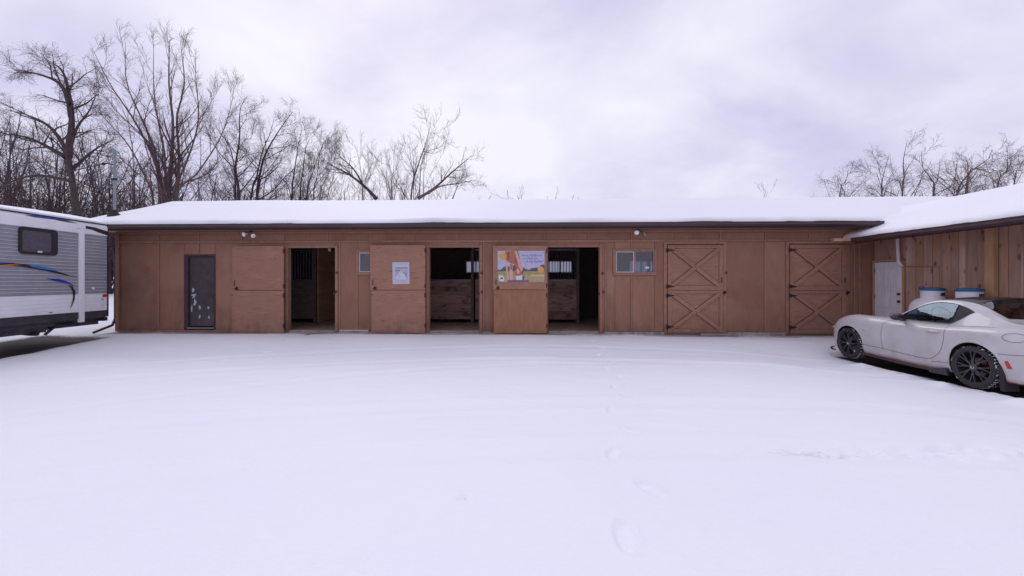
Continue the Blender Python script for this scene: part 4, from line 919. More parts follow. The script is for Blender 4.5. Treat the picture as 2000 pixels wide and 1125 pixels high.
# roof snow
def rvsnow():
    n = 60; m_ = 18; vs = []
    for i in range(n + 1):
        y = -LEN + (LEN - .02) * i / n
        for j in range(m_ + 1):
            t = j / m_; x = -2.42 + 2.42 * t - .02; e = min(t, 1 - t) * 2.42; ey = min(i, n - i) * LEN / n
            h = .085 * math.sqrt(max(0, 1 - (1 - min(1, e / .12)) ** 2)) * math.sqrt(max(.0, 1 - (1 - min(1, (ey + .02) / .15)) ** 2))
            h *= 1 + .35 * float(vnoise(np.array(y * 1.3), np.array(x * 1.5), 61))
            vs.append((x, y, zTop + .012 + h))
    fs = [(i * (m_ + 1) + j, i * (m_ + 1) + j + 1, (i + 1) * (m_ + 1) + j + 1, (i + 1) * (m_ + 1) + j) for i in range(n) for j in range(m_)]
    MB().add(vs, fs).build('roof_snow', 'snow', rv, smooth=80)
rvsnow()
box('roof_sheet', 'rv_white', rv, -2.44, -.03, -LEN, -.01, zTop - .03, zTop + .012)
def rvpoly(pts, x, m, name, th=.002): return MB().prism([(RY(px), RZ(py, px)) for px, py in pts], x, x + th, 'x').build(name, m, rv)
# window with rounded rubber frame
def rrect(px0, px1, py0a, py0b, py1a, py1b, r, n=5):
    y0, y1 = RY(px0), RY(px1); z0, z1 = RZ((py1a + py1b) / 2, (px0 + px1) / 2), RZ((py0a + py0b) / 2, (px0 + px1) / 2); pts = []
    for cx, cz, a0 in ((y1 - r, z1 - r, 0), (y0 + r, z1 - r, 90), (y0 + r, z0 + r, 180), (y1 - r, z0 + r, 270)):
        for k_ in range(n + 1): a = rad(a0 + 90 * k_ / n); pts.append((cx + r * math.cos(a), cz + r * math.sin(a)))
    return pts
po = rrect(35, 110.5, 442, 449, 495, 500, .085); pi_ = rrect(40.5, 99, 449, 454, 490, 494, .05)
n_ = len(po)
b = MB(); vs = [(.0, *p) for p in po] + [(.03, *p) for p in po] + [(.03, *p) for p in pi_] + [(.016, *p) for p in pi_]
fs = [(a * n_ + i, a * n_ + (i + 1) % n_, (a + 1) * n_ + (i + 1) % n_, (a + 1) * n_ + i) for a in range(3) for i in range(n_)]
wf = b.add(vs, fs).build('window_frame', 'rubber', rv)
MB().prism(pi_, .012, .017, 'x').build('pane', 'tint_glass', wf)
MB().box(.03, .036, RY(70.5), RY(79.5), RZ(493.5, 75), RZ(490, 75)).build('window_label', 'white_frame', wf)
# painted swooshes, each a thin film on the siding
X = .0125
rvpoly([(-30, 516), (0, 512.5), (25, 513.5), (50, 516.5), (80, 522), (110, 530), (135, 538), (152, 541.5), (130, 538.5), (100, 531.5), (70, 525.5), (40, 521), (15, 518.7), (-30, 520)], X, 'dec_black', 'dark_swoosh')
rvpoly([(-30, 518.5), (0, 517.5), (20, 516.2), (42, 517.3), (22, 518.6), (0, 519.3), (-30, 521)], X + .002, 'dec_orange', 'orange_swoosh')
rvpoly([(56, 518.5), (72, 518.8), (95, 523.5), (115, 530), (95, 527.5), (75, 524), (62, 521.5)], X + .002, 'dec_lblue', 'light_blue_swoosh')
rvpoly([(-30, 514), (0, 513), (18, 513.8), (0, 515), (-30, 516)], X + .002, 'dec_blue', 'blue_swoosh')
rvpoly([(89, 543), (112, 544.6), (128, 549), (140, 555.5), (146, 560), (134, 555), (122, 551.5), (112, 550.2), (104, 548.5)], X, 'dec_blue', 'blue_swoosh')
rvpoly([(132, 556.5), (141, 560), (146, 570), (144.5, 585), (140, 596), (135.5, 603), (140, 591), (142, 580), (141, 570), (138, 562.5)], X, 'dec_black', 'black_swoosh')
rvpoly([(47, 420), (70, 420.3), (100, 424.2), (122, 428.4), (139, 432.2), (118, 430), (92, 427.2), (68, 424.4)], X + .001, 'dec_blue', 'blue_swoosh')
rvpoly([(100, 427.6), (122, 430), (140, 433.5), (152, 436.8), (135, 434.6), (115, 431)], X + .001, 'dec_black', 'dark_swoosh')
rvpoly([(165, 440.5), (185, 444.5), (209, 452), (209, 460), (190, 453.5), (178, 448.5), (165, 446.5)], X + .001, 'dec_black', 'dark_swoosh')
def rvp(px, py, x): return Vector((x, RY(px), RZ(py, px)))
rot = Matrix.Rotation(rad(90), 4, 'Y')
MB().lathe([(.038, .0), (.036, .012), (.026, .016), (.024, .010), (.012, .012), (.001, .013)], 18, Matrix.Translation(rvp(181, 563, .008)) @ rot).build('filler_cap', 'rv_rib', rv, smooth=40)
MB().lathe([(.05, .0), (.048, .01), (.001, .011)], 18, Matrix.Translation(rvp(199.5, 596, .006)) @ rot).build('inlet_cover', 'rv_rib', rv, smooth=40)
box('marker_lamp', 'red_lens', rv, .004, .03, RY(199.5), RY(208), RZ(579.5, 204), RZ(575, 204), bevel=.004)
box('inlet_label', 'rv_black', rv, .004, .0105, RY(197.5), RY(202), RZ(585, 200), RZ(584, 200)); box('rail_label', 'rv_black', rv, .004, .0105, RY(95), RY(102), RZ(611.2, 98), RZ(610, 98))
box('seam_strip', 'rv_black', rv, .009, .0112, -.02, yT0 + .003, RZ(517, 190) - .002, RZ(517, 190) + .002); box('seam_strip', 'rv_black', rv, .009, .0112, -.02, yT0 + .003, RZ(545, 190) - .002, RZ(545, 190) + .002)
# chassis
box('chassis_rail', 'rv_black', rv, -.38, -.28, -LEN, .06, zSK - .20, zSK + .02); box('chassis_rail', 'rv_black', rv, -2.16, -2.06, -LEN, .06, zSK - .16, zSK + .02)
box('bumper', 'rv_black', rv, -2.2, -.10, .02, .12, zSK - .12, zSK - .02, bevel=.006)
box('belly_pan', 'rv_black', rv, -2.40, -.04, -LEN, -.02, zSK - .03, zSK + .03)
box('holding_tank', 'rv_black', rv, -2.1, -.22, -3.6, -1.15, zSK - .25, zSK - .03, bevel=.04)
box('frame_outrigger', 'rv_black', rv, -2.2, -.12, -1.14, -.75, zSK - .17, zSK - .03)
box('side_channel', 'rv_black', rv, -.2, -.12, -7.4, -.5, zSK - .12, zSK - .0)
tube('waste_outlet', 'rubber', rv, [(-.5, -1.5, zSK - .2), (-.32, -1.46, zSK - .24), (-.18, -1.44, zSK - .25)], [.07, .06, .055], 12)
tube('stabiliser_leg', 'rv_black', rv, [(-.25, -.9, zSK - .05), (-.22, -1.25, zSK - .30)], .03, 6)
tube('hanging_strap', 'iron', rv, [(-.05, RY(147), zSK + .0), (-.05, RY(147) + .02, zSK - .12)], .006, 5)
for yy in (-4.1, -5.0):
    for xx in (-.28, -2.36):
        wm = Matrix.Translation((xx, yy, .36)) @ rot
        tw = MB().lathe([(.20, .0), (.33, .0), (.36, .03), (.36, .19), (.33, .22), (.20, .22)], 28, wm @ Matrix.Translation((0, 0, -.08))).build('trailer_wheel', 'tyre', rv, smooth=40)
        MB().lathe([(.195, .0), (.19, .10), (.06, .12), (.001, .13)], 20, wm).build('wheel_rim', 'galv', tw, smooth=40)
tube('stabiliser_leg', 'rv_black', rv, [(-.25, -6.9, zSK - .05), (-.22, -6.95, .02)], .035, 6); tube('stabiliser_leg', 'rv_black', rv, [(-2.2, -6.9, zSK - .05), (-2.2, -6.95, .02)], .035, 6)

# ------------------------------------------------------------------ white sports coupe
car = empty('sports_coupe', (CAR_X, CAR_Y, -.035), TH, 'white sports coupe with black roof and dark wheels parked facing the barn on the right', 'car')
def cr1(xs, ys, x):   # smooth interpolation (monotone-ish cubic)
    xs = np.asarray(xs, float); ys = np.asarray(ys, float); d = np.gradient(ys, xs, axis=0); x = np.asarray(x, float)
    i = np.clip(np.searchsorted(xs, x, side='right') - 1, 0, len(xs) - 2); h = xs[i + 1] - xs[i]; t = (x - xs[i]) / h
    if ys.ndim > 1: t = t[:, None]; h = h[:, None]
    return ys[i] * (2 * t ** 3 - 3 * t ** 2 + 1) + h * d[i] * (t ** 3 - 2 * t ** 2 + t) + ys[i + 1] * (-2 * t ** 3 + 3 * t ** 2) + h * d[i + 1] * (t ** 3 - t ** 2)
#        a     w    zb    zs    zt    zc
ST = np.array([
    (0.00, .50, .24, .40, .48, .50), (0.04, .60, .19, .45, .545, .565), (0.12, .70, .16, .52, .615, .625), (0.26, .785, .145, .61, .725, .69), (0.45, .835, .14, .68, .80, .735),
    (0.775, .862, .14, .725, .858, .775), (1.10, .858, .14, .725, .862, .815), (1.45, .845, .14, .715, .855, .855), (1.75, .842, .14, .735, .848, .868),
    (2.20, .845, .14, .75, .850, .865), (2.66, .856, .145, .765, .858, .87), (3.085, .872, .15, .785, .895, .885), (3.40, .862, .16, .775, .90, .905), (3.62, .825, .18, .74, .895, .91),
    (3.78, .765, .22, .70, .87, .895), (3.88, .69, .27, .62, .79, .82), (3.915, .60, .32, .54, .66, .68)])
def section(row):
    w, zb, zs_, zt, zc = row
    return np.array([(0, zb), (.60 * w, zb), (.90 * w, zb + .005), (.965 * w, zb + .05), (.985 * w, zb + .30 * (zs_ - zb)), (.995 * w, zb + .55 * (zs_ - zb)), (1.0 * w, zb + .78 * (zs_ - zb)),
                     (.985 * w, zs_), (.94 * w, zs_ + .52 * (zt - zs_)), (.865 * w, zs_ + .88 * (zt - zs_)), (.76 * w, zt), (.60 * w, zt * .55 + zc * .45 + .004), (.36 * w, zt * .15 + zc * .85 + .004), (0, zc + .004)])
A = np.unique(np.r_[np.linspace(0, .3, 12), np.linspace(.3, 3.6, 84), np.linspace(3.6, 3.915, 12)])
rows = cr1(ST[:, 0], ST[:, 1:], A)
tt = np.linspace(0, 13, 13 * 4 + 1)
SEC = np.stack([cr1(np.arange(14), section(r), tt) for r in rows]); A = np.where(A < .775, .085 + A * (.69 / .775), A)       # station, ring, (b,z)
SEC[:, :, 0] = np.maximum(SEC[:, :, 0], 0); SEC[:, 0, 0] = 0; SEC[:, -1, 0] = 0
def car_pt(a, b, z): return (-b, -a, z + .085 * min(1.15, max(0.0, (z - .36) / .86)))       # left side of the car is -x
def bodymesh():
    n, m_ = SEC.shape[:2]; vs = []; 
    ring = [(+1, k_) for k_ in range(m_)] + [(-1, k_) for k_ in range(m_ - 2, 0, -1)]
    for i in range(n):
        for s_, k_ in ring: vs.append(car_pt(A[i], s_ * SEC[i, k_, 0], SEC[i, k_, 1]))
    R_ = len(ring); fs = [(i * R_ + k_, i * R_ + (k_ + 1) % R_, (i + 1) * R_ + (k_ + 1) % R_, (i + 1) * R_ + k_) for i in range(n - 1) for k_ in range(R_)]
    fs += [tuple(range(R_)), tuple((n - 1) * R_ + k_ for k_ in range(R_ - 1, -1, -1))]
    return MB().add(vs, fs)
body = bodymesh().build('body', 'car', car, smooth=50)
body.data.materials.append(M['well'])
AF, AR, WR = .775, 3.085, .312
cut = MB()
for a_, r_ in ((AF, .350), (AR, .355)):
    for s_ in (1, -1):
        mt = Matrix.Translation(car_pt(a_, s_ * .55, WR + .012)) @ Matrix.Rotation(rad(-90 * s_), 4, 'Y')
        cut.lathe([(r_, 0), (r_, .5)], 64, mt)
co_ = cut.build('cutter', None, car); co_.data.materials.append(M['well'])
md = body.modifiers.new('b', 'BOOLEAN'); md.operation = 'DIFFERENCE'; md.object = co_; md.solver = 'EXACT'; md.material_mode = 'TRANSFER'
dg = bpy.context.evaluated_depsgraph_get(); nm_ = bpy.data.meshes.new_from_object(body.evaluated_get(dg)); body.modifiers.clear(); body.data = nm_
nm_.set_sharp_from_angle(angle=rad(40)); bpy.data.objects.remove(co_)
def b_at(a, z):
    i = int(np.clip(np.searchsorted(A, a), 1, len(A) - 1)); t = (a - A[i - 1]) / (A[i] - A[i - 1]); s_ = SEC[i - 1] * (1 - t) + SEC[i] * t
    s_ = s_[8:]; z_ = s_[:, 1]; return float(np.interp(z, z_[:38], s_[:38, 0]))
def seam(pts, name='panel_seam', r=.0035, m='seam', closed=False, off=0.0):
    P_ = []
    for (a0, z0_), (a1, z1_) in zip(pts[:-1], pts[1:]):
        k_ = max(2, int(math.hypot(a1 - a0, z1_ - z0_) / .03))
        for j in range(k_): t = j / k_; P_.append((a0 + (a1 - a0) * t, z0_ + (z1_ - z0_) * t))
    P_.append(pts[-1])
    for s_ in (1, -1): MB().tube([car_pt(a, s_ * (b_at(a, z) + off), z) for a, z in P_], r, 5).build(name, m, car, smooth=60)
def curve(pts, n=8):
    pts = np.array(pts, float); t = np.arange(len(pts)); tt_ = np.linspace(0, len(pts) - 1, (len(pts) - 1) * n + 1); return [tuple(p) for p in cr1(t, pts, tt_)]
seam(curve([(1.80, .845), (1.58, .80), (1.53, .66), (1.53, .45), (1.56, .33)], 5)); seam(curve([(1.56, .33), (2.0, .305), (2.35, .30), (2.48, .34), (2.60, .45), (2.66, .62), (2.665, .86)], 5))
seam(curve([(1.12, .34), (1.3, .335), (1.56, .33)], 4)); seam(curve([(2.45, .265), (2.6, .29), (2.74, .30)], 3)); seam(curve([(3.40, .55), (3.6, .56), (3.84, .60)], 3))
th_ = np.linspace(0, 2 * math.pi, 25); seam([(3.56 + .12 * math.cos(t), .775 + .055 * math.sin(t)) for t in th_], 'fuel_flap_seam')
# arch lips
for a_, r_ in ((AF, .350), (AR, .355)):
    pts = []
    for t in np.linspace(rad(-18), rad(198), 40):
        a = a_ - r_ * math.cos(t); z = WR + .012 + r_ * math.sin(t)
        if z > .17: pts.append((a, z))
    seam(pts, 'arch_lip', .008, 'car', off=-.004)
# sill, red pinstripe, front lip, rear spats
for s_ in (1, -1):
    zt_ = [(1.13, .185), (1.5, .165), (2.0, .155), (2.5, .16), (2.72, .175)]
    b = MB(); vs = []
    for a, z in curve(zt_, 4):
        for db, dz in ((-.10, -.045), (.008, -.042), (.016, -.012), (.004, .0), (-.10, .0)): vs.append(car_pt(a, s_ * (.835 + db), z + dz))
    k_ = len(vs) // 5; fs = [(i * 5 + j, i * 5 + (j + 1) % 5, (i + 1) * 5 + (j + 1) % 5, (i + 1) * 5 + j) for i in range(k_ - 1) for j in range(5)] + [(0, 1, 2, 3, 4), tuple((k_ - 1) * 5 + j for j in (4, 3, 2, 1, 0))]
    b.add(vs, fs).build('side_skirt', 'car_black', car)
    tube('red_pinstripe', 'red_trim', car, [car_pt(a, s_ * .852, z + .004) for a, z in curve(zt_, 4)], .0065, 5)
    b = MB().prism([(-2.45, .09), (-2.45, .155), (-2.72, .215), (-2.745, .10)], -s_ * .872, -s_ * .80, 'x'); b.build('skirt_winglet', 'car_black', car)
    tube('red_pinstripe', 'red_trim', car, [car_pt(a, s_ * bb_, z) for a, z, bb_ in ((3.50, .20, .845), (3.62, .192, .825), (3.78, .19, .765), (3.9, .19, .66))], .007, 5)
    b = MB().prism([(-3.43, .05), (-3.40, .42), (-3.425, .44), (-3.475, .28), (-3.49, .05)], -s_ * .855, -s_ * .66, 'x'); b.build('mud_flap', 'rubber', car)
    b = MB().prism([(-1.085, .07), (-1.10, .27), (-1.135, .27), (-1.14, .07)], -s_ * .84, -s_ * .63, 'x'); b.build('mud_flap', 'rubber', car)
    b = MB(); pts = [(.02, .125), (.10, .115), (.28, .105), (.42, .115)]
    b.tube([car_pt(a, s_ * (cr1(ST[:, 0], ST[:, 1], np.array([a]))[0] + .01), z) for a, z in pts], [.012, .02, .022, .012], 6).build('front_lip', 'car_black', car, smooth=50)
    seam_pts = [(.30, .50), (.345, .47), (.36, .43)]
    b = MB().tube([car_pt(a, s_ * (b_at(a, z) - .004), z) for a, z in ((.30, .545), (.325, .50), (.345, .45))], [.014, .02, .012], 8); b.build('side_marker', 'amber', car, smooth=50)
    b = MB(); q0 = [(3.455, .49), (3.51, .485), (3.55, .385), (3.505, .375)]
    b.prism([(-a, z) for a, z in q0], -s_ * (b_at(3.50, .43) - .03), -s_ * (b_at(3.50, .43) + .005), 'x').build('rear_side_marker', 'red_lens', car, bevel=.003)
    MB().lathe([(.001, -.04), (.02, -.03), (.026, 0), (.02, .03), (.001, .04)], 10, Matrix.Translation(car_pt(1.16, s_ * (b_at(1.16, .60) - .006), .60)) @ Matrix.Rotation(rad(90), 4, 'X') @ Matrix.Diagonal((.4, .6, 1.2, 1))).build('side_repeater', 'chrome', car, smooth=60)
    # door handle
    bh = b_at(2.47, .735); MB().sphere(car_pt(2.47, s_ * (bh - .004), .735), .05, 16, 10, (.18, 2.1, .62)).build('handle_cup', 'car', car, smooth=60)
    MB().tube([car_pt(2.37, s_ * (bh + .004), .733), car_pt(2.41, s_ * (bh + .022), .737), car_pt(2.49, s_ * (bh + .026), .74), car_pt(2.57, s_ * (bh + .020), .742), car_pt(2.59, s_ * (bh + .0), .742)], [.012, .015, .016, .014, .010], 8).build('door_handle', 'car', car, smooth=60)
    MB().sphere(car_pt(2.575, s_ * (bh + .012), .742), .014, 10, 6).build('lock_button', 'chrome', car, smooth=60)
    # mirror
    mo = MB().sphere(car_pt(1.92, s_ * .90, .905), .100, 18, 12, (1.15, .72, .62)).build('mirror_housing', 'car_black', car, smooth=60)
    MB().sphere(car_pt(1.968, s_ * .905, .915), .07, 14, 8, (1.15, .30, .60)).build('mirror_glass', 'car_black', mo, smooth=60)
    MB().tube([car_pt(1.90, s_ * .76, .865), car_pt(1.91, s_ * .83, .86), car_pt(1.93, s_ * .88, .88)], [.035, .03, .035], 10).build('mirror_arm', 'car_black', mo, smooth=60)
    # headlamp
    MB().sphere(car_pt(.20, s_ * .60, .575), .12, 16, 10, (1.1, .8, .32)).build('headlight', 'chrome', car, smooth=60)
    MB().sphere(car_pt(3.82, s_ * .60, .72), .11, 16, 10, (1.1, .55, .8)).build('tail_lamp', 'red_lens', car, smooth=60)
MB().sphere(car_pt(.03, 0, .33), .3, 20, 10, (1.5, .10, .34)).build('grille', 'car_black', car, smooth=60)
# greenhouse
Ag = np.linspace(1.60, 3.66, 64)
cl = lambda p: np.clip(cr1([x[0] for x in p], [x[1] for x in p], Ag), 0, 2)
belt_z = cl([(1.60, .838), (2.2, .845), (2.66, .850), (3.085, .888), (3.66, .885)]); belt_b = cl([(1.60, .725), (2.0, .742), (2.66, .765), (3.085, .78), (3.40, .76), (3.66, .70)])
wlo = cl([(1.60, .846), (1.78, .862), (2.2, .860), (2.55, .862), (2.68, .872), (2.80, .945), (2.96, 1.055), (3.1, 1.02), (3.3, .96), (3.66, .90)])
wto = cl([(1.60, .850), (1.72, .880), (1.86, .965), (2.0, 1.045), (2.14, 1.115), (2.28, 1.155), (2.45, 1.170), (2.62, 1.158), (2.78, 1.125), (2.90, 1.085), (2.96, 1.056), (3.1, 1.021), (3.3, .961), (3.66, .901)])
wto = np.maximum(wto, wlo + .0005)
crz = cl([(1.60, .868), (1.72, .922), (1.86, 1.005), (2.0, 1.085), (2.14, 1.155), (2.28, 1.195), (2.5, 1.212), (2.75, 1.190), (2.95, 1.140), (3.12, 1.065), (3.28, .995), (3.42, .945), (3.55, .925), (3.66, .905)])
tb = lambda z, c: c - .50 * (z - .87)
wlb = np.minimum(belt_b, tb(wlo, belt_b + .0)); wtb = tb(wto, belt_b)
crb = cl([(1.60, .70), (1.8, .655), (2.0, .60), (2.2, .55), (2.5, .525), (2.8, .525), (3.1, .545), (3.4, .575), (3.66, .60)])
ctz = cl([(1.60, .93), (1.72, .992), (1.86, 1.06), (2.0, 1.125), (2.14, 1.185), (2.28, 1.232), (2.5, 1.262), (2.75, 1.262), (2.92, 1.235), (3.02, 1.13), (3.16, .98), (3.26, .925), (3.4, .912), (3.66, .905)])
inb = np.where(Ag < 2.9, crb * .86, crb * .93); inz = np.where(Ag < 2.88, crz + .35 * (ctz - crz), crz * .25 + ctz * .75)
k_ = np.clip((Ag - 2.80) / .2, 0, 1); inz = (crz + .45 * (ctz - crz)) * (1 - k_) + (crz * .2 + ctz * .8) * k_; inb = crb * (.86 + .06 * k_)
def patch(name, rws, i0, i1, m, n=5, both=True, parent=None, bulge=0.0, th=0):
    """rws: list of (b,z) arrays, blended smoothly across; one mesh for each side or across."""
    for s_ in ((1, -1) if both else (1,)):
        vs = []; cnt = (len(rws) - 1) * n + 1
        for i in range(i0, i1 + 1):
            c = np.array([(r[0][i], r[1][i]) for r in rws]); t = np.linspace(0, len(rws) - 1, cnt)
            p = cr1(np.arange(len(rws)), c, t) if len(rws) > 2 else c[0] * (1 - t[:, None]) + c[1] * t[:, None]
            if bulge: p[:, 0] += bulge * np.sin(np.pi * t / (len(rws) - 1))
            vs += [car_pt(Ag[i], s_ * b_, z_) for b_, z_ in p]
        fs = [(i * cnt + j, i * cnt + j + 1, (i + 1) * cnt + j + 1, (i + 1) * cnt + j) for i in range(i1 - i0) for j in range(cnt - 1)]
        MB().add(vs, fs).build(name, m, parent or car, smooth=60)
ix = lambda a: int(np.argmin(np.abs(Ag - a)))
BE, LO, TO, CRt, IN, CE = (belt_b, belt_z - .012), (wlb, wlo), (wtb, wto), (crb, crz), (inb, inz), (crb * 0, ctz)
patch('shoulder_panel', [BE, LO], 0, 63, 'car', 3)
patch('roof_rail', [TO, ((wtb + crb) / 2 + .010, (wto + crz) / 2 + .012), CRt], 0, 63, 'car', 4)
iq = ix(2.69); it = ix(2.955)
patch('side_window', [LO, TO], ix(1.72), iq, 'car_glass', 5, bulge=.006); patch('quarter_window', [LO, TO], iq, it, 'quarter', 5, bulge=.006)
def sstrip(name, C1, i0, i1, r, m):
    for s_ in (1, -1): MB().tube([car_pt(Ag[i], s_ * (C1[0][i] + .002), C1[1][i]) for i in range(i0, i1 + 1)], r, 5).build(name, m, car, smooth=60)
sstrip('window_seal', LO, ix(1.70), it, .006, 'car_black'); sstrip('window_seal', TO, ix(1.70), it, .006, 'car_black')
for s_ in (1, -1):
    MB().tube([car_pt(Ag[iq], s_ * (wlb[iq] + .005), wlo[iq]), car_pt(Ag[iq] + .01, s_ * ((wlb[iq] + wtb[iq]) / 2 + .012), (wlo[iq] + wto[iq]) / 2), car_pt(Ag[iq] + .005, s_ * (wtb[iq] + .004), wto[iq])], .007, 5).build('window_divider', 'car_black', car, smooth=60)
ih = ix(2.22); ir = ix(2.90); iw = ix(3.18)
def across(name, i0, i1, m, ins=1.0):
    vs = []; cnt = 25
    for i in range(i0, i1 + 1):
        for j in range(cnt):
            f = -1 + 2 * j / (cnt - 1); af = abs(f) 
            if af > .88: t = (1 - af) / .12; b_ = crb[i] * (1 - t) + inb[i] * t; z_ = crz[i] * (1 - t) + inz[i] * t
            else: t = af / .88; b_ = inb[i] * t; z_ = ctz[i] + (inz[i] - ctz[i]) * t ** 2
            vs.append(car_pt(Ag[i], math.copysign(b_, f) * ins, z_))
    fs = [(i * cnt + j, i * cnt + j + 1, (i + 1) * cnt + j + 1, (i + 1) * cnt + j) for i in range(i1 - i0) for j in range(cnt - 1)]
    MB().add(vs, fs).build(name, m, car, smooth=60)
across('windscreen', 0, ix(2.14), 'car_glass'); across('windscreen_header', ix(2.14), ih, 'car'); across('roof_panel', ih, ir, 'roof_black'); across('rear_window', ir, iw, 'rear_glass'); across('rear_deck', iw, 63, 'car')
MB().tube([car_pt(Ag[ir] + .01, b_, np.interp(abs(b_), [0, inb[ir], crb[ir]], [ctz[ir], inz[ir], crz[ir]]) + .002) for b_ in np.linspace(-.50, .50, 15)], .012, 6).build('roof_rear_edge', 'car_black', car, smooth=60)
MB().tube([car_pt(2.80, -.0, 1.236), car_pt(2.83, 0, 1.255)], .01, 6).build('antenna_base', 'car_black', car)
# cabin
MB().box(-.70, .70, -2.05, -1.66, .90, 1.0).build('dashboard', 'upholstery', car, bevel=.02)
MB().lathe([(.165, -.012), (.180, -.008), (.186, 0), (.180, .008), (.165, .012), (.160, 0)], 32, Matrix.Translation(car_pt(2.16, .36, .935)) @ Matrix.Rotation(rad(68), 4, 'X'), closed=True).build('steering_wheel', 'upholstery', car, smooth=60)
MB().box(-.50, -.22, -2.165, -2.13, .96, .99).build('wheel_hub', 'upholstery', car)
for s_ in (1, -1):
    MB().box(-.26, .26, -.10, .10, -.2, .27).build('seat_back', 'upholstery', car, bevel=.05).location = car_pt(2.74, s_ * .36, .86)
    MB().box(-.12, .12, -.05, .05, -.07, .08).build('head_rest', 'upholstery', car, bevel=.035).location = car_pt(2.76, s_ * .36, 1.12)
MB().box(-.13, .13, -2.24, -2.22, 1.10, 1.16).build('rear_view_mirror', 'upholstery', car, bevel=.008)
# wheels
def ringtube(b, mt, r, z, rr, n=40, k_=6):
    prof = [(r + rr * math.cos(2 * math.pi * i / k_), z + rr * math.sin(2 * math.pi * i / k_)) for i in range(k_)]; b.lathe(prof, n, mt, closed=True)
SNL = []
def make_wheel():
    w = bpy.data.objects.new('wheel', None); COL.objects.link(w); w.parent = car
    # local: +z is outboard
    R_ = WR; prof = [(.236, .006), (.242, .014), (.255, .019), (.285, .014), (.300, .0), (.3065, -.02), (.3065, -.175), (.300, -.195), (.28, -.21), (.225, -.20)]
    ty = MB().lathe(prof, 56, None, closed=True).build('tyre', 'tyre', w, smooth=40)
    b = MB(); 
    for i in range(44):
        a = 2 * math.pi * i / 44
        for (z0, z1, da) in ((-.002, -.055, .0), (-.062, -.10, .035), (-.104, -.14, .0), (-.147, -.198, .035)):
            A0, A1 = a + da, a + da + .100; r0, r1 = .304, .3125
            vs = [(r * math.cos(t + (.02 if zz == z1 else 0)), r * math.sin(t + (.02 if zz == z1 else 0)), zz) for r in (r0, r1) for t in (A0, A1) for zz in (z0, z1)]
            b.add(vs, [(0, 1, 3, 2), (4, 6, 7, 5), (0, 4, 5, 1), (2, 3, 7, 6), (0, 2, 6, 4), (1, 5, 7, 3)])
    tag(b.build('tread_blocks', 'tyre', ty), kind='stuff')
    rg = random.Random(2); b = MB()
    for i in range(170):
        a = rg.uniform(0, 2 * math.pi); z = rg.choice((rg.uniform(-.2, 0), rg.uniform(-.2, -.1), rg.uniform(-.06, 0), rg.uniform(-.05, -.006))); r = .307 if z < -.004 else .302
        b.sphere((r * math.cos(a), r * math.sin(a), z), rg.uniform(.004, .010), 6, 4, (1, 1, rg.uniform(.8, 1.8)))
    for i in range(44):
        a = 2 * math.pi * i / 44 + .12
        if rg.random() < .75: b.tube([(.3085 * math.cos(a), .3085 * math.sin(a), -.012), (.3085 * math.cos(a + .02), .3085 * math.sin(a + .02), -.055 - rg.uniform(0, .1))], .0055, 5)
    tag(b.build('packed_snow', 'snow', ty, smooth=60), kind='stuff')
    rim = MB(); rim.lathe([(.230, -.19), (.230, .003), (.236, .012), (.243, .009), (.240, -.19)], 48, None, closed=True); rim = rim.build('rim', 'wheel', w, smooth=35)
    b = MB()
    for i in range(8):
        a0 = 2 * math.pi * i / 8
        for da in (-.115, .115):
            p = Vector((.045 * math.cos(a0), .045 * math.sin(a0), -.012)); q1 = Vector((.13 * math.cos(a0 + da * .6), .13 * math.sin(a0 + da * .6), -.004)); q2 = Vector((.234 * math.cos(a0 + da * 1.3), .234 * math.sin(a0 + da * 1.3), -.002))
            b.bar(p, q1, .016, .022, (0, 0, 1)); b.bar(q1, q2, .013, .020, (0, 0, 1))
    b.build('spokes', 'wheel', rim)
    MB().lathe([(.055, -.05), (.055, .0), (.045, .006), (.001, .006)], 20).build('hub', 'wheel', rim, smooth=35)
    MB().lathe([(.022, .0065), (.026, .010), (.018, .011), (.016, .008)], 20, None, closed=True).build('wheel_emblem', 'chrome', rim)
    MB().lathe([(.07, -.09), (.135, -.09), (.135, -.105), (.07, -.105)], 32, None, closed=True).build('brake_disc', 'disc', w)
    b = MB()
    for t in np.linspace(-.5, .5, 7): b.box(.09, .15, -.024, .024, -.125, -.06, Matrix.Rotation(t, 4, 'Z'))
    b.build('brake_caliper', 'red_paint', w)
    return w
w0 = make_wheel()
spots_ = [(AF, 1), (AR, 1), (AF, -1), (AR, -1)]
for i, (a, s_) in enumerate(spots_):
    if i == 0: w = w0
    else:
        w = w0.copy(); COL.objects.link(w)
        for ch in list(w0.children):
            c = ch.copy(); COL.objects.link(c); c.parent = w
            for g in ch.children: d = g.copy(); COL.objects.link(d); d.parent = c
    w.location = car_pt(a, s_ * (.848 if a == AF else .856), WR)
    # outboard axis: -x on the left side; keep local x pointing to the car's rear for the caliper
    zax = Vector((-s_, 0, 0)); xax = Vector((0, -1, 0)) ; yax = zax.cross(xax)
    w.rotation_euler = Matrix((xax, yax, zax)).transposed().to_euler()
# the wheel copies lose their sub-sub parts beyond two levels on purpose: tread, snow, spokes are at that level already
MB().box(-.6, .6, -3.0, -.9, .10, .16).build('underbody', 'well', car)

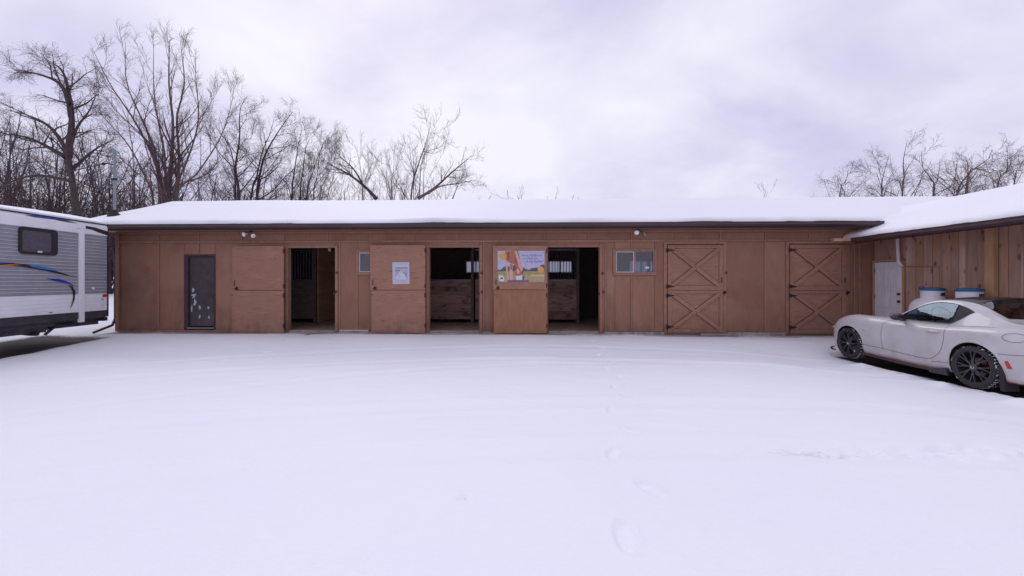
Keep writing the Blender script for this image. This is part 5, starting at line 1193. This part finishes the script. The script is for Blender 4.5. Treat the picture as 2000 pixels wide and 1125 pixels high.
# ------------------------------------------------------------------ trees
def resample(pts, n):
    pts = np.array(pts, float); d = np.r_[0, np.cumsum(np.linalg.norm(np.diff(pts, axis=0), axis=1))]; t = np.linspace(0, d[-1], n)
    k_ = np.arange(len(pts)); u = np.interp(t, d, k_)
    return cr1(k_, pts, u) if len(pts) > 2 else np.stack([np.interp(t, d, pts[:, i]) for i in range(3)], 1)
def children(rng, P_, R_, n, t0, t1, ang, lf, up, nseg, wig, rf=.50, tip=.35, rmin=.007, lmin=.25):
    B, N, _ = P_.shape
    L_ = np.linalg.norm(np.diff(P_, axis=1), axis=2).sum(1)
    idx = np.repeat(np.arange(B), n); m_ = B * n
    t = t0 + (t1 - t0) * ((np.tile(np.arange(n), B) + rng.random(m_)) / n)
    f = t * (N - 1); i = np.minimum(f.astype(int), N - 2); fr = (f - i)[:, None]
    p = P_[idx, i] * (1 - fr) + P_[idx, i + 1] * fr; r = R_[idx, i] * (1 - fr[:, 0]) + R_[idx, i + 1] * fr[:, 0]
    tg = P_[idx, i + 1] - P_[idx, i]; tg /= np.linalg.norm(tg, axis=1)[:, None] + 1e-9
    rv_ = rng.normal(size=(m_, 3)); side = np.cross(tg, rv_); side /= np.linalg.norm(side, axis=1)[:, None] + 1e-9
    a = np.radians(ang + rng.normal(size=m_) * ang * .22)[:, None]
    d = tg * np.cos(a) + side * np.sin(a)
    ln = L_[idx] * lf * (1 - .72 * t ** 1.3) * rng.uniform(.55, 1.3, m_); ln = np.maximum(ln, lmin)
    st = (ln / nseg)[:, None]; out = [p]
    for k_ in range(nseg):
        d = d + rng.normal(size=(m_, 3)) * wig; d[:, 2] += up; d /= np.linalg.norm(d, axis=1)[:, None]
        p = p + d * st; out.append(p)
    Pn = np.stack(out, 1); rb = np.maximum(r * rf, rmin); Rn = rb[:, None] * np.linspace(1, tip, nseg + 1)[None, :]; Rn = np.maximum(Rn, rmin * .7)
    return Pn, Rn
def tubes(batches, sides):
    V, Fc = [], []; off = 0
    for (P_, R_), k_ in zip(batches, sides):
        B, N, _ = P_.shape
        T = np.gradient(P_, axis=1); T /= np.linalg.norm(T, axis=2)[:, :, None] + 1e-9
        ref = np.where(np.abs(T[:, :1, 2:3]) > .8, np.array([1., 0, 0]), np.array([0, 0, 1.])); ref = np.broadcast_to(ref, T.shape)
        s_ = np.cross(T, ref); s_ /= np.linalg.norm(s_, axis=2)[:, :, None] + 1e-9; u = np.cross(s_, T)
        a = 2 * np.pi * np.arange(k_) / k_
        v = P_[:, :, None, :] + R_[:, :, None, None] * (s_[:, :, None, :] * np.cos(a)[:, None] + u[:, :, None, :] * np.sin(a)[:, None])
        V.append(v.reshape(-1, 3))
        b0 = np.arange(B)[:, None, None] * N * k_; i0 = np.arange(N - 1)[None, :, None] * k_; j = np.arange(k_)[None, None, :]; j2 = (j + 1) % k_
        q_ = np.stack([b0 + i0 + j, b0 + i0 + j2, b0 + i0 + k_ + j2, b0 + i0 + k_ + j], -1).reshape(-1, 4) + off
        Fc.append(q_); off += B * N * k_
    return np.concatenate(V), np.concatenate(Fc)
def meshq(name, V, Fc):
    me = bpy.data.meshes.new(name); me.vertices.add(len(V)); me.vertices.foreach_set('co', V.astype(np.float32).ravel())
    me.loops.add(Fc.size); me.loops.foreach_set('vertex_index', Fc.astype(np.int32).ravel()); me.polygons.add(len(Fc)); me.polygons.foreach_set('loop_start', np.arange(0, Fc.size, 4, dtype=np.int32))
    me.update(); me.polygons.foreach_set('use_smooth', [True] * len(me.polygons)); return me
TRI = 0
def tree(stems, dist, label, group, seed, dark=False, n1=11, n2=7, n3=5, n4=3, up=.10, lf=.42, ang=42, rmin=.009, t0=.22, wig=.10, name='bare_tree', lf1=None, ground_base=True, hs=0.93):
    """stems: list of (base radius, [(photo column, photo row), ...], depth drift) read off the photograph at distance dist"""
    global TRI
    rng = np.random.default_rng(seed); S_ = []; R_ = []
    base = None
    for st_ in stems:
        r0, pts = st_[0], st_[1]; drift = st_[2] if len(st_) > 2 else rng.uniform(-.12, .12)
        w = []
        for i, (px, py) in enumerate(pts):
            py = 390 - (390 - py) * hs if py < 390 else py
            Yd = dist + drift * i * 1.0 + rng.normal() * .12 * (i > 0); w.append(((px - 1000) / F * Yd, Yd, CAMH + (HOR - py) / F * Yd))
        if ground_base and w[0][2] > .4: w = [(w[0][0] + (w[0][0] - w[1][0]) * .2, w[0][1], -.1)] + w
        if base is None: base = np.array((w[0][0], w[0][1], 0.0))
        P_ = resample(w, 18); k_ = np.linspace(1, 0, 18); S_.append(P_ - base); R_.append(r0 * .74 * (.06 + .94 * k_ ** .95) * (1 + .25 * np.exp(-np.arange(18) * 1.6)))
    P0, R0 = np.stack(S_), np.stack(R_)
    P1, R1 = children(rng, P0, R0, int(n1 * 1.35), t0, .985, ang, (lf1 or lf * .9) * 1.15, up, 8, wig * .8, rf=.55, tip=.25, rmin=rmin * 1.1, lmin=1.0)
    P2, R2 = children(rng, P1, R1, n2, .12, .98, ang * .95, lf * 1.15, up * .6, 5, wig * .8, rmin=rmin * .75, lmin=.6)
    bt = [(P1, R1), (P2, R2)]; sd_ = [5, 4]
    # the stem's own tip carries fine wood too
    if n3:
        P3, R3 = children(rng, P2, R2, n3, .12, .98, ang * .85, .52, up * .4, 3, wig * .8, rmin=rmin * .55, lmin=.4); bt.append((P3, R3)); sd_.append(3)
        if n4: P4, R4 = children(rng, P3, R3, max(1, n4 - 1), .15, .98, ang * .9, .6, up * .2, 2, wig * .8, rmin=rmin * .45, lmin=.3); bt.append((P4, R4)); sd_.append(3)
    root = empty(name, tuple(base), 0, label, 'tree', group)
    V, Fc = tubes([(P0, R0)], [9]); link('trunk', meshq('trunk', V, Fc), 'bark_dark' if dark else 'bark', root)
    V, Fc = tubes(bt, sd_); link('crown', meshq('crown', V, Fc), 'twig_dark' if dark else 'twig', root); TRI += 2 * len(Fc)
    return root
GL = 'bare winter trees behind the barn'; GRt = 'bare trees behind the right wing'
# big pale many-stemmed tree
tree([(.30, [(330, 392), (335, 300), (338, 230), (330, 150), (331, 58)], .0), (.22, [(318, 394), (302, 310), (262, 225), (215, 150), (180, 75)], .1), (.20, [(312, 396), (305, 300), (285, 240), (248, 150), (245, 62)], -.2),
      (.24, [(345, 392), (350, 300), (345, 220), (360, 150), (352, 60)], .3), (.18, [(322, 394), (322, 300), (306, 210), (300, 150), (300, 60)], -.3), (.17, [(340, 392), (372, 290), (388, 220), (382, 130), (383, 75)], .2),
      (.16, [(345, 380), (378, 345), (430, 262), (452, 190), (457, 155)], -.1), (.17, [(300, 398), (282, 340), (250, 275), (210, 228), (180, 190)], .2), (.18, [(345, 380), (372, 352), (402, 338), (425, 310), (420, 270)], .1),
      (.12, [(330, 340), (365, 260), (405, 200), (432, 152)], -.2), (.10, [(325, 350), (290, 270), (222, 200), (185, 130)], .2)],
     30, 'tallest pale many-stemmed bare tree fanning up behind the left end of the barn', GL, 1, n1=9, n2=6, n3=4, n4=3, hs=.94, up=.10, lf=.34, lf1=.22, ang=33, rmin=.010, t0=.3, wig=.07)
tree([(.25, [(150, 420), (140, 340), (128, 285), (100, 240), (60, 215), (10, 200)], .0), (.26, [(132, 300), (140, 225), (135, 170), (122, 120), (95, 98)], .1), (.16, [(138, 190), (118, 148), (80, 128), (22, 115)], .1), (.18, [(128, 300), (60, 262), (0, 250)], -.2),
      (.15, [(138, 330), (185, 285), (225, 262)], .2), (.14, [(140, 350), (60, 340), (-20, 372)], -.2), (.13, [(135, 290), (150, 240), (176, 200), (190, 160)], .2)],
     24, 'dark gnarled tree with drooping limbs behind the trailer at the left edge', GL, 2, dark=True, n1=8, n2=6, n3=5, n4=3, up=.02, lf=.50, lf1=.36, ang=48, rmin=.009, t0=.2, wig=.13, ground_base=False)
tree([(.26, [(467, 390), (460, 325), (468, 262), (468, 205), (480, 175)], 0), (.16, [(458, 330), (440, 262), (428, 215)], .2), (.12, [(462, 300), (490, 262), (498, 215)], .1)], 32, 'dark straight tree with a forked crown just right of the tallest tree', GL, 3, dark=True, up=.04, ang=50, lf=.42, lf1=.30, n2=8, n4=3)
tree([(.28, [(502, 390), (510, 325), (520, 290), (548, 240), (572, 205)], 0), (.20, [(490, 390), (502, 340), (512, 290), (528, 250), (536, 215)], .2), (.12, [(515, 372), (535, 322), (570, 290)], .1)], 33, 'dark twin-trunked tree leaning right above the second lamp of the eave', GL, 4, dark=True, up=.06, ang=48, lf=.42, lf1=.30, n2=8)
tree([(.20, [(570, 388), (575, 330), (583, 275), (590, 240)], 0), (.16, [(586, 388), (592, 330), (600, 270), (620, 250)], .2), (.14, [(568, 385), (545, 340), (525, 300)], .1), (.12, [(600, 388), (612, 330), (634, 262)], 0)], 34, 'bushy dark tree of four thin trunks left of the twiggy thicket', GL, 5, dark=True, up=.08, ang=42, lf=.40, lf1=.30, n2=7)
tree([(.14, [(612, 388), (620, 340), (625, 290), (640, 255)], 0), (.12, [(625, 388), (640, 340), (660, 285)], .1), (.11, [(598, 388), (606, 350), (610, 300)], -.1), (.11, [(640, 388), (650, 350), (655, 300), (662, 276)], .1)], 36, 'slender upright multi-stem tree right of the bushy dark tree', GL, 6, up=.12, ang=34, lf=.42, lf1=.30, n2=7)
tree([(.20, [(735, 388), (712, 362), (680, 336), (648, 318), (628, 300)], 0), (.12, [(712, 364), (690, 325), (665, 300), (650, 275)], .1)], 33, 'leaning dark trunk slanting up to the left over the barn roof', GL, 7, dark=True, n1=7, n2=5, n3=4, n4=2, up=.05, ang=45, lf=.40, lf1=.32, t0=.35, ground_base=False)
tree([(.12, [(708, 388), (706, 340), (700, 300), (690, 268)], 0), (.08, [(700, 388), (720, 335), (732, 300)], .1), (.08, [(708, 370), (722, 345), (728, 310)], .1)], 36, 'small upright tree behind the trunk that slants left', GL, 8, n1=8, n2=5, n3=4, up=.10, ang=36, lf=.45, lf1=.36)
tree([(.16, [(764, 388), (765, 350), (770, 320), (768, 296)], 0), (.07, [(765, 368), (780, 358), (782, 345)], .1), (.09, [(766, 350), (758, 320), (756, 300)], .1)], 35, 'small upswept tree left of the slender forked tree over the middle of the roof', GL, 9, n1=8, n2=5, n3=4, up=.16, ang=28, lf=.42, lf1=.34)
tree([(.17, [(803, 388), (813, 330), (832, 270), (842, 225), (842, 215)], 0), (.10, [(808, 350), (808, 310), (803, 268)], .1), (.11, [(822, 315), (842, 298), (868, 282), (880, 270)], .1), (.07, [(830, 280), (852, 255), (872, 236)], 0)], 31, 'slender forked tree rising highest over the middle of the barn roof', GL, 10, up=.06, ang=38, lf=.42, lf1=.28, t0=.3, n1=8, n2=5, n3=4, n4=2)
tree([(.17, [(816, 388), (848, 366), (880, 335), (905, 312), (922, 296)], 0), (.10, [(835, 378), (860, 362), (895, 356), (928, 348)], .1), (.06, [(884, 388), (892, 365), (902, 345)], 0)], 31, 'leaning trunk slanting up to the right over the middle of the roof', GL, 11, n1=6, n2=4, n3=4, n4=2, up=.05, ang=45, lf=.40, lf1=.30, t0=.35, ground_base=False)
# trees filling the wood on the left
left_fill = [(20, 205, .20, 40, 'at the photo edge'), (60, 250, .16, 38, 'behind the trailer window'), (95, 300, .14, 42, 'between the trailer and the gnarled tree'), (185, 262, .17, 38, 'between the gnarled tree and the mast'),
             (215, 300, .15, 44, 'just left of the roof mast'), (262, 300, .18, 36, 'just right of the roof mast'), (282, 330, .16, 42, 'left of the tallest tree'), (390, 330, .13, 40, 'under the low right limb of the tallest tree'),
             (420, 320, .12, 44, 'right of the tallest tree'), (440, 300, .11, 46, 'left of the straight dark tree'), (-40, 180, .22, 34, 'cut by the photo edge'), (540, 300, .12, 44, 'between the twin trunks and the bushy tree'), (672, 320, .10, 44, 'above the leaning trunk'),
             (790, 340, .08, 48, 'beside the forked tree'), (870, 340, .08, 46, 'between the two right-hand leaning limbs'), (745, 350, .07, 48, 'low beside the upswept tree')]
for i, (px, py, r, dist, where) in enumerate(left_fill):
    rr_ = random.Random(i + 40); dx = rr_.uniform(-18, 18); top = py
    tree([(r, [(px, 392), (px + dx * .3, (392 + top) / 2 + 20), (px + dx, top)], 0), (r * .7, [(px, 375), (px - dx * .9 - 8, (392 + top) / 2), (px - dx * 1.3 - 14, top + 25)], .2), (r * .6, [(px + dx * .2, 350), (px + dx + 16, (392 + top) / 2 - 5), (px + dx * 1.2 + 22, top + 30)], -.2)],
         dist, 'thin background tree ' + where, GL, 100 + i, dark=(i < 7 or i == 10), n1=(7 if i < 9 else 5), n2=(5 if i < 11 else 4), n3=4, n4=(2 if i < 8 else 0), hs=.9, up=.07, ang=44, lf=.46, lf1=.36, rmin=.011, t0=.15)
right = [(1640, 322, .20, 36, [(1640, 383), (1652, 350), (1657, 322)], [(1650, 378), (1625, 352), (1612, 345)], 'low rounded tree at the left end of the right-hand row'),
         (1723, 268, .17, 34, [(1722, 383), (1724, 345), (1732, 310), (1738, 288)], [(1722, 365), (1700, 330), (1688, 300)], 'rounded tree second from the left in the right-hand row'),
         (1762, 256, .20, 33, [(1762, 383), (1766, 345), (1764, 308), (1772, 262)], [(1762, 370), (1735, 345), (1715, 330)], 'tallest tree of the right-hand row'),
         (1825, 285, .20, 33, [(1824, 383), (1822, 350), (1802, 320), (1800, 285)], [(1824, 362), (1850, 350), (1876, 338)], 'spreading tree with crossed limbs in the right-hand row'),
         (1875, 300, .24, 31, [(1870, 378), (1880, 352), (1900, 325), (1932, 300), (1938, 280)], [(1890, 342), (1930, 332), (1962, 330)], 'thick leaning tree above the valley of the two roofs'),
         (1890, 300, .13, 34, [(1890, 374), (1888, 350), (1892, 320), (1886, 300)], [(1888, 360), (1900, 345), (1905, 330)], 'slim upright tree behind the thick leaning tree'),
         (1948, 290, .15, 33, [(1948, 362), (1966, 330), (1968, 300), (1966, 275)], [(1955, 350), (1940, 330), (1920, 310)], 'tree near the right edge of the photo'),
         (1982, 285, .15, 33, [(1980, 358), (1990, 325), (2005, 290)], [(1982, 350), (1975, 320), (1972, 300)], 'last tree, cut by the right edge of the photo')]
for i, (px, py, r, dist, s1, s2, lab) in enumerate(right):
    tree([(r, s1, 0), (r * .7, s2, .2), (r * .6, [s1[0], (s1[0][0] + 14, s1[0][1] - 28), (s1[0][0] + 36, s1[0][1] - 48)], -.2)], dist, lab, GRt, 200 + i, hs=.90, n1=8, n2=6, n3=4, n4=2, up=.04, ang=46, lf=.44, lf1=.34, rmin=.010, t0=.2, wig=.13)
tree([(.07, [(1497, 386), (1494, 372), (1484, 362)], 0), (.07, [(1500, 384), (1506, 372), (1512, 360)], 0)], 60, 'tiny far treetop showing over the roof above the last cross-braced door', GRt, 300, n1=6, n2=4, n3=3, n4=0, up=.1, ang=34, lf=.4, lf1=.3, rmin=.012, hs=.6)

# brushwood and far wood: reads as one mass
def thicket(name, x0, x1, d0, d1, n, hmin, hmax, seed, label, m):
    rng = np.random.default_rng(seed); px = rng.uniform(x0, x1, n); dist = rng.uniform(d0, d1, n); X_ = (px - 1000) / F * dist; h = rng.uniform(0, 1, n) ** 1.2
    H = (hmin(px) + (hmax(px) - hmin(px)) * h)
    pts = np.zeros((n, 9, 3)); lean = rng.normal(size=(n, 2)) * .24; bend = rng.normal(size=n) * .16
    for k_ in range(9):
        t = k_ / 8; pts[:, k_, 0] = X_ + lean[:, 0] * H * t + bend * H * t * t + rng.normal(size=n) * .15; pts[:, k_, 1] = dist + lean[:, 1] * H * t; pts[:, k_, 2] = H * t - .1
    R0 = (.017 + .0062 * H)[:, None] * np.linspace(1, .25, 9)[None]
    P1, R1 = children(rng, pts, R0, 11, .08, .97, 52, .42, .03, 5, .12, rmin=.013)
    P2, R2 = children(rng, P1, R1, 6, .15, .97, 42, .5, .04, 3, .10, rmin=.009)
    V, Fc = tubes([(pts, R0), (P1, R1), (P2, R2)], [4, 3, 3]); global TRI; TRI += 2 * len(Fc)
    o = link(name, meshq(name, V, Fc), m); tag(o, label, 'thicket', kind='stuff')
hz = lambda rows: (lambda px: CAMH + (HOR - np.interp(px, [r[0] for r in rows], [r[1] for r in rows])) / F * 52)
thicket('far_wood', -160, 560, 44, 62, 480, hz([(-200, 400), (560, 470)]), hz([(-200, 230), (100, 255), (200, 285), (300, 320), (420, 350), (560, 372)]), 5, 'dark tangled wood of thin trunks behind the trailer and the left end of the barn', 'twig_dark')
thicket('far_brush', 430, 1110, 50, 64, 230, hz([(400, 430), (1100, 430)]), hz([(400, 352), (600, 362), (760, 366), (900, 370), (1000, 366), (1110, 378)]), 6, 'low brush of thin grey saplings just showing over the roof', 'twig')
print('tree tris', TRI)
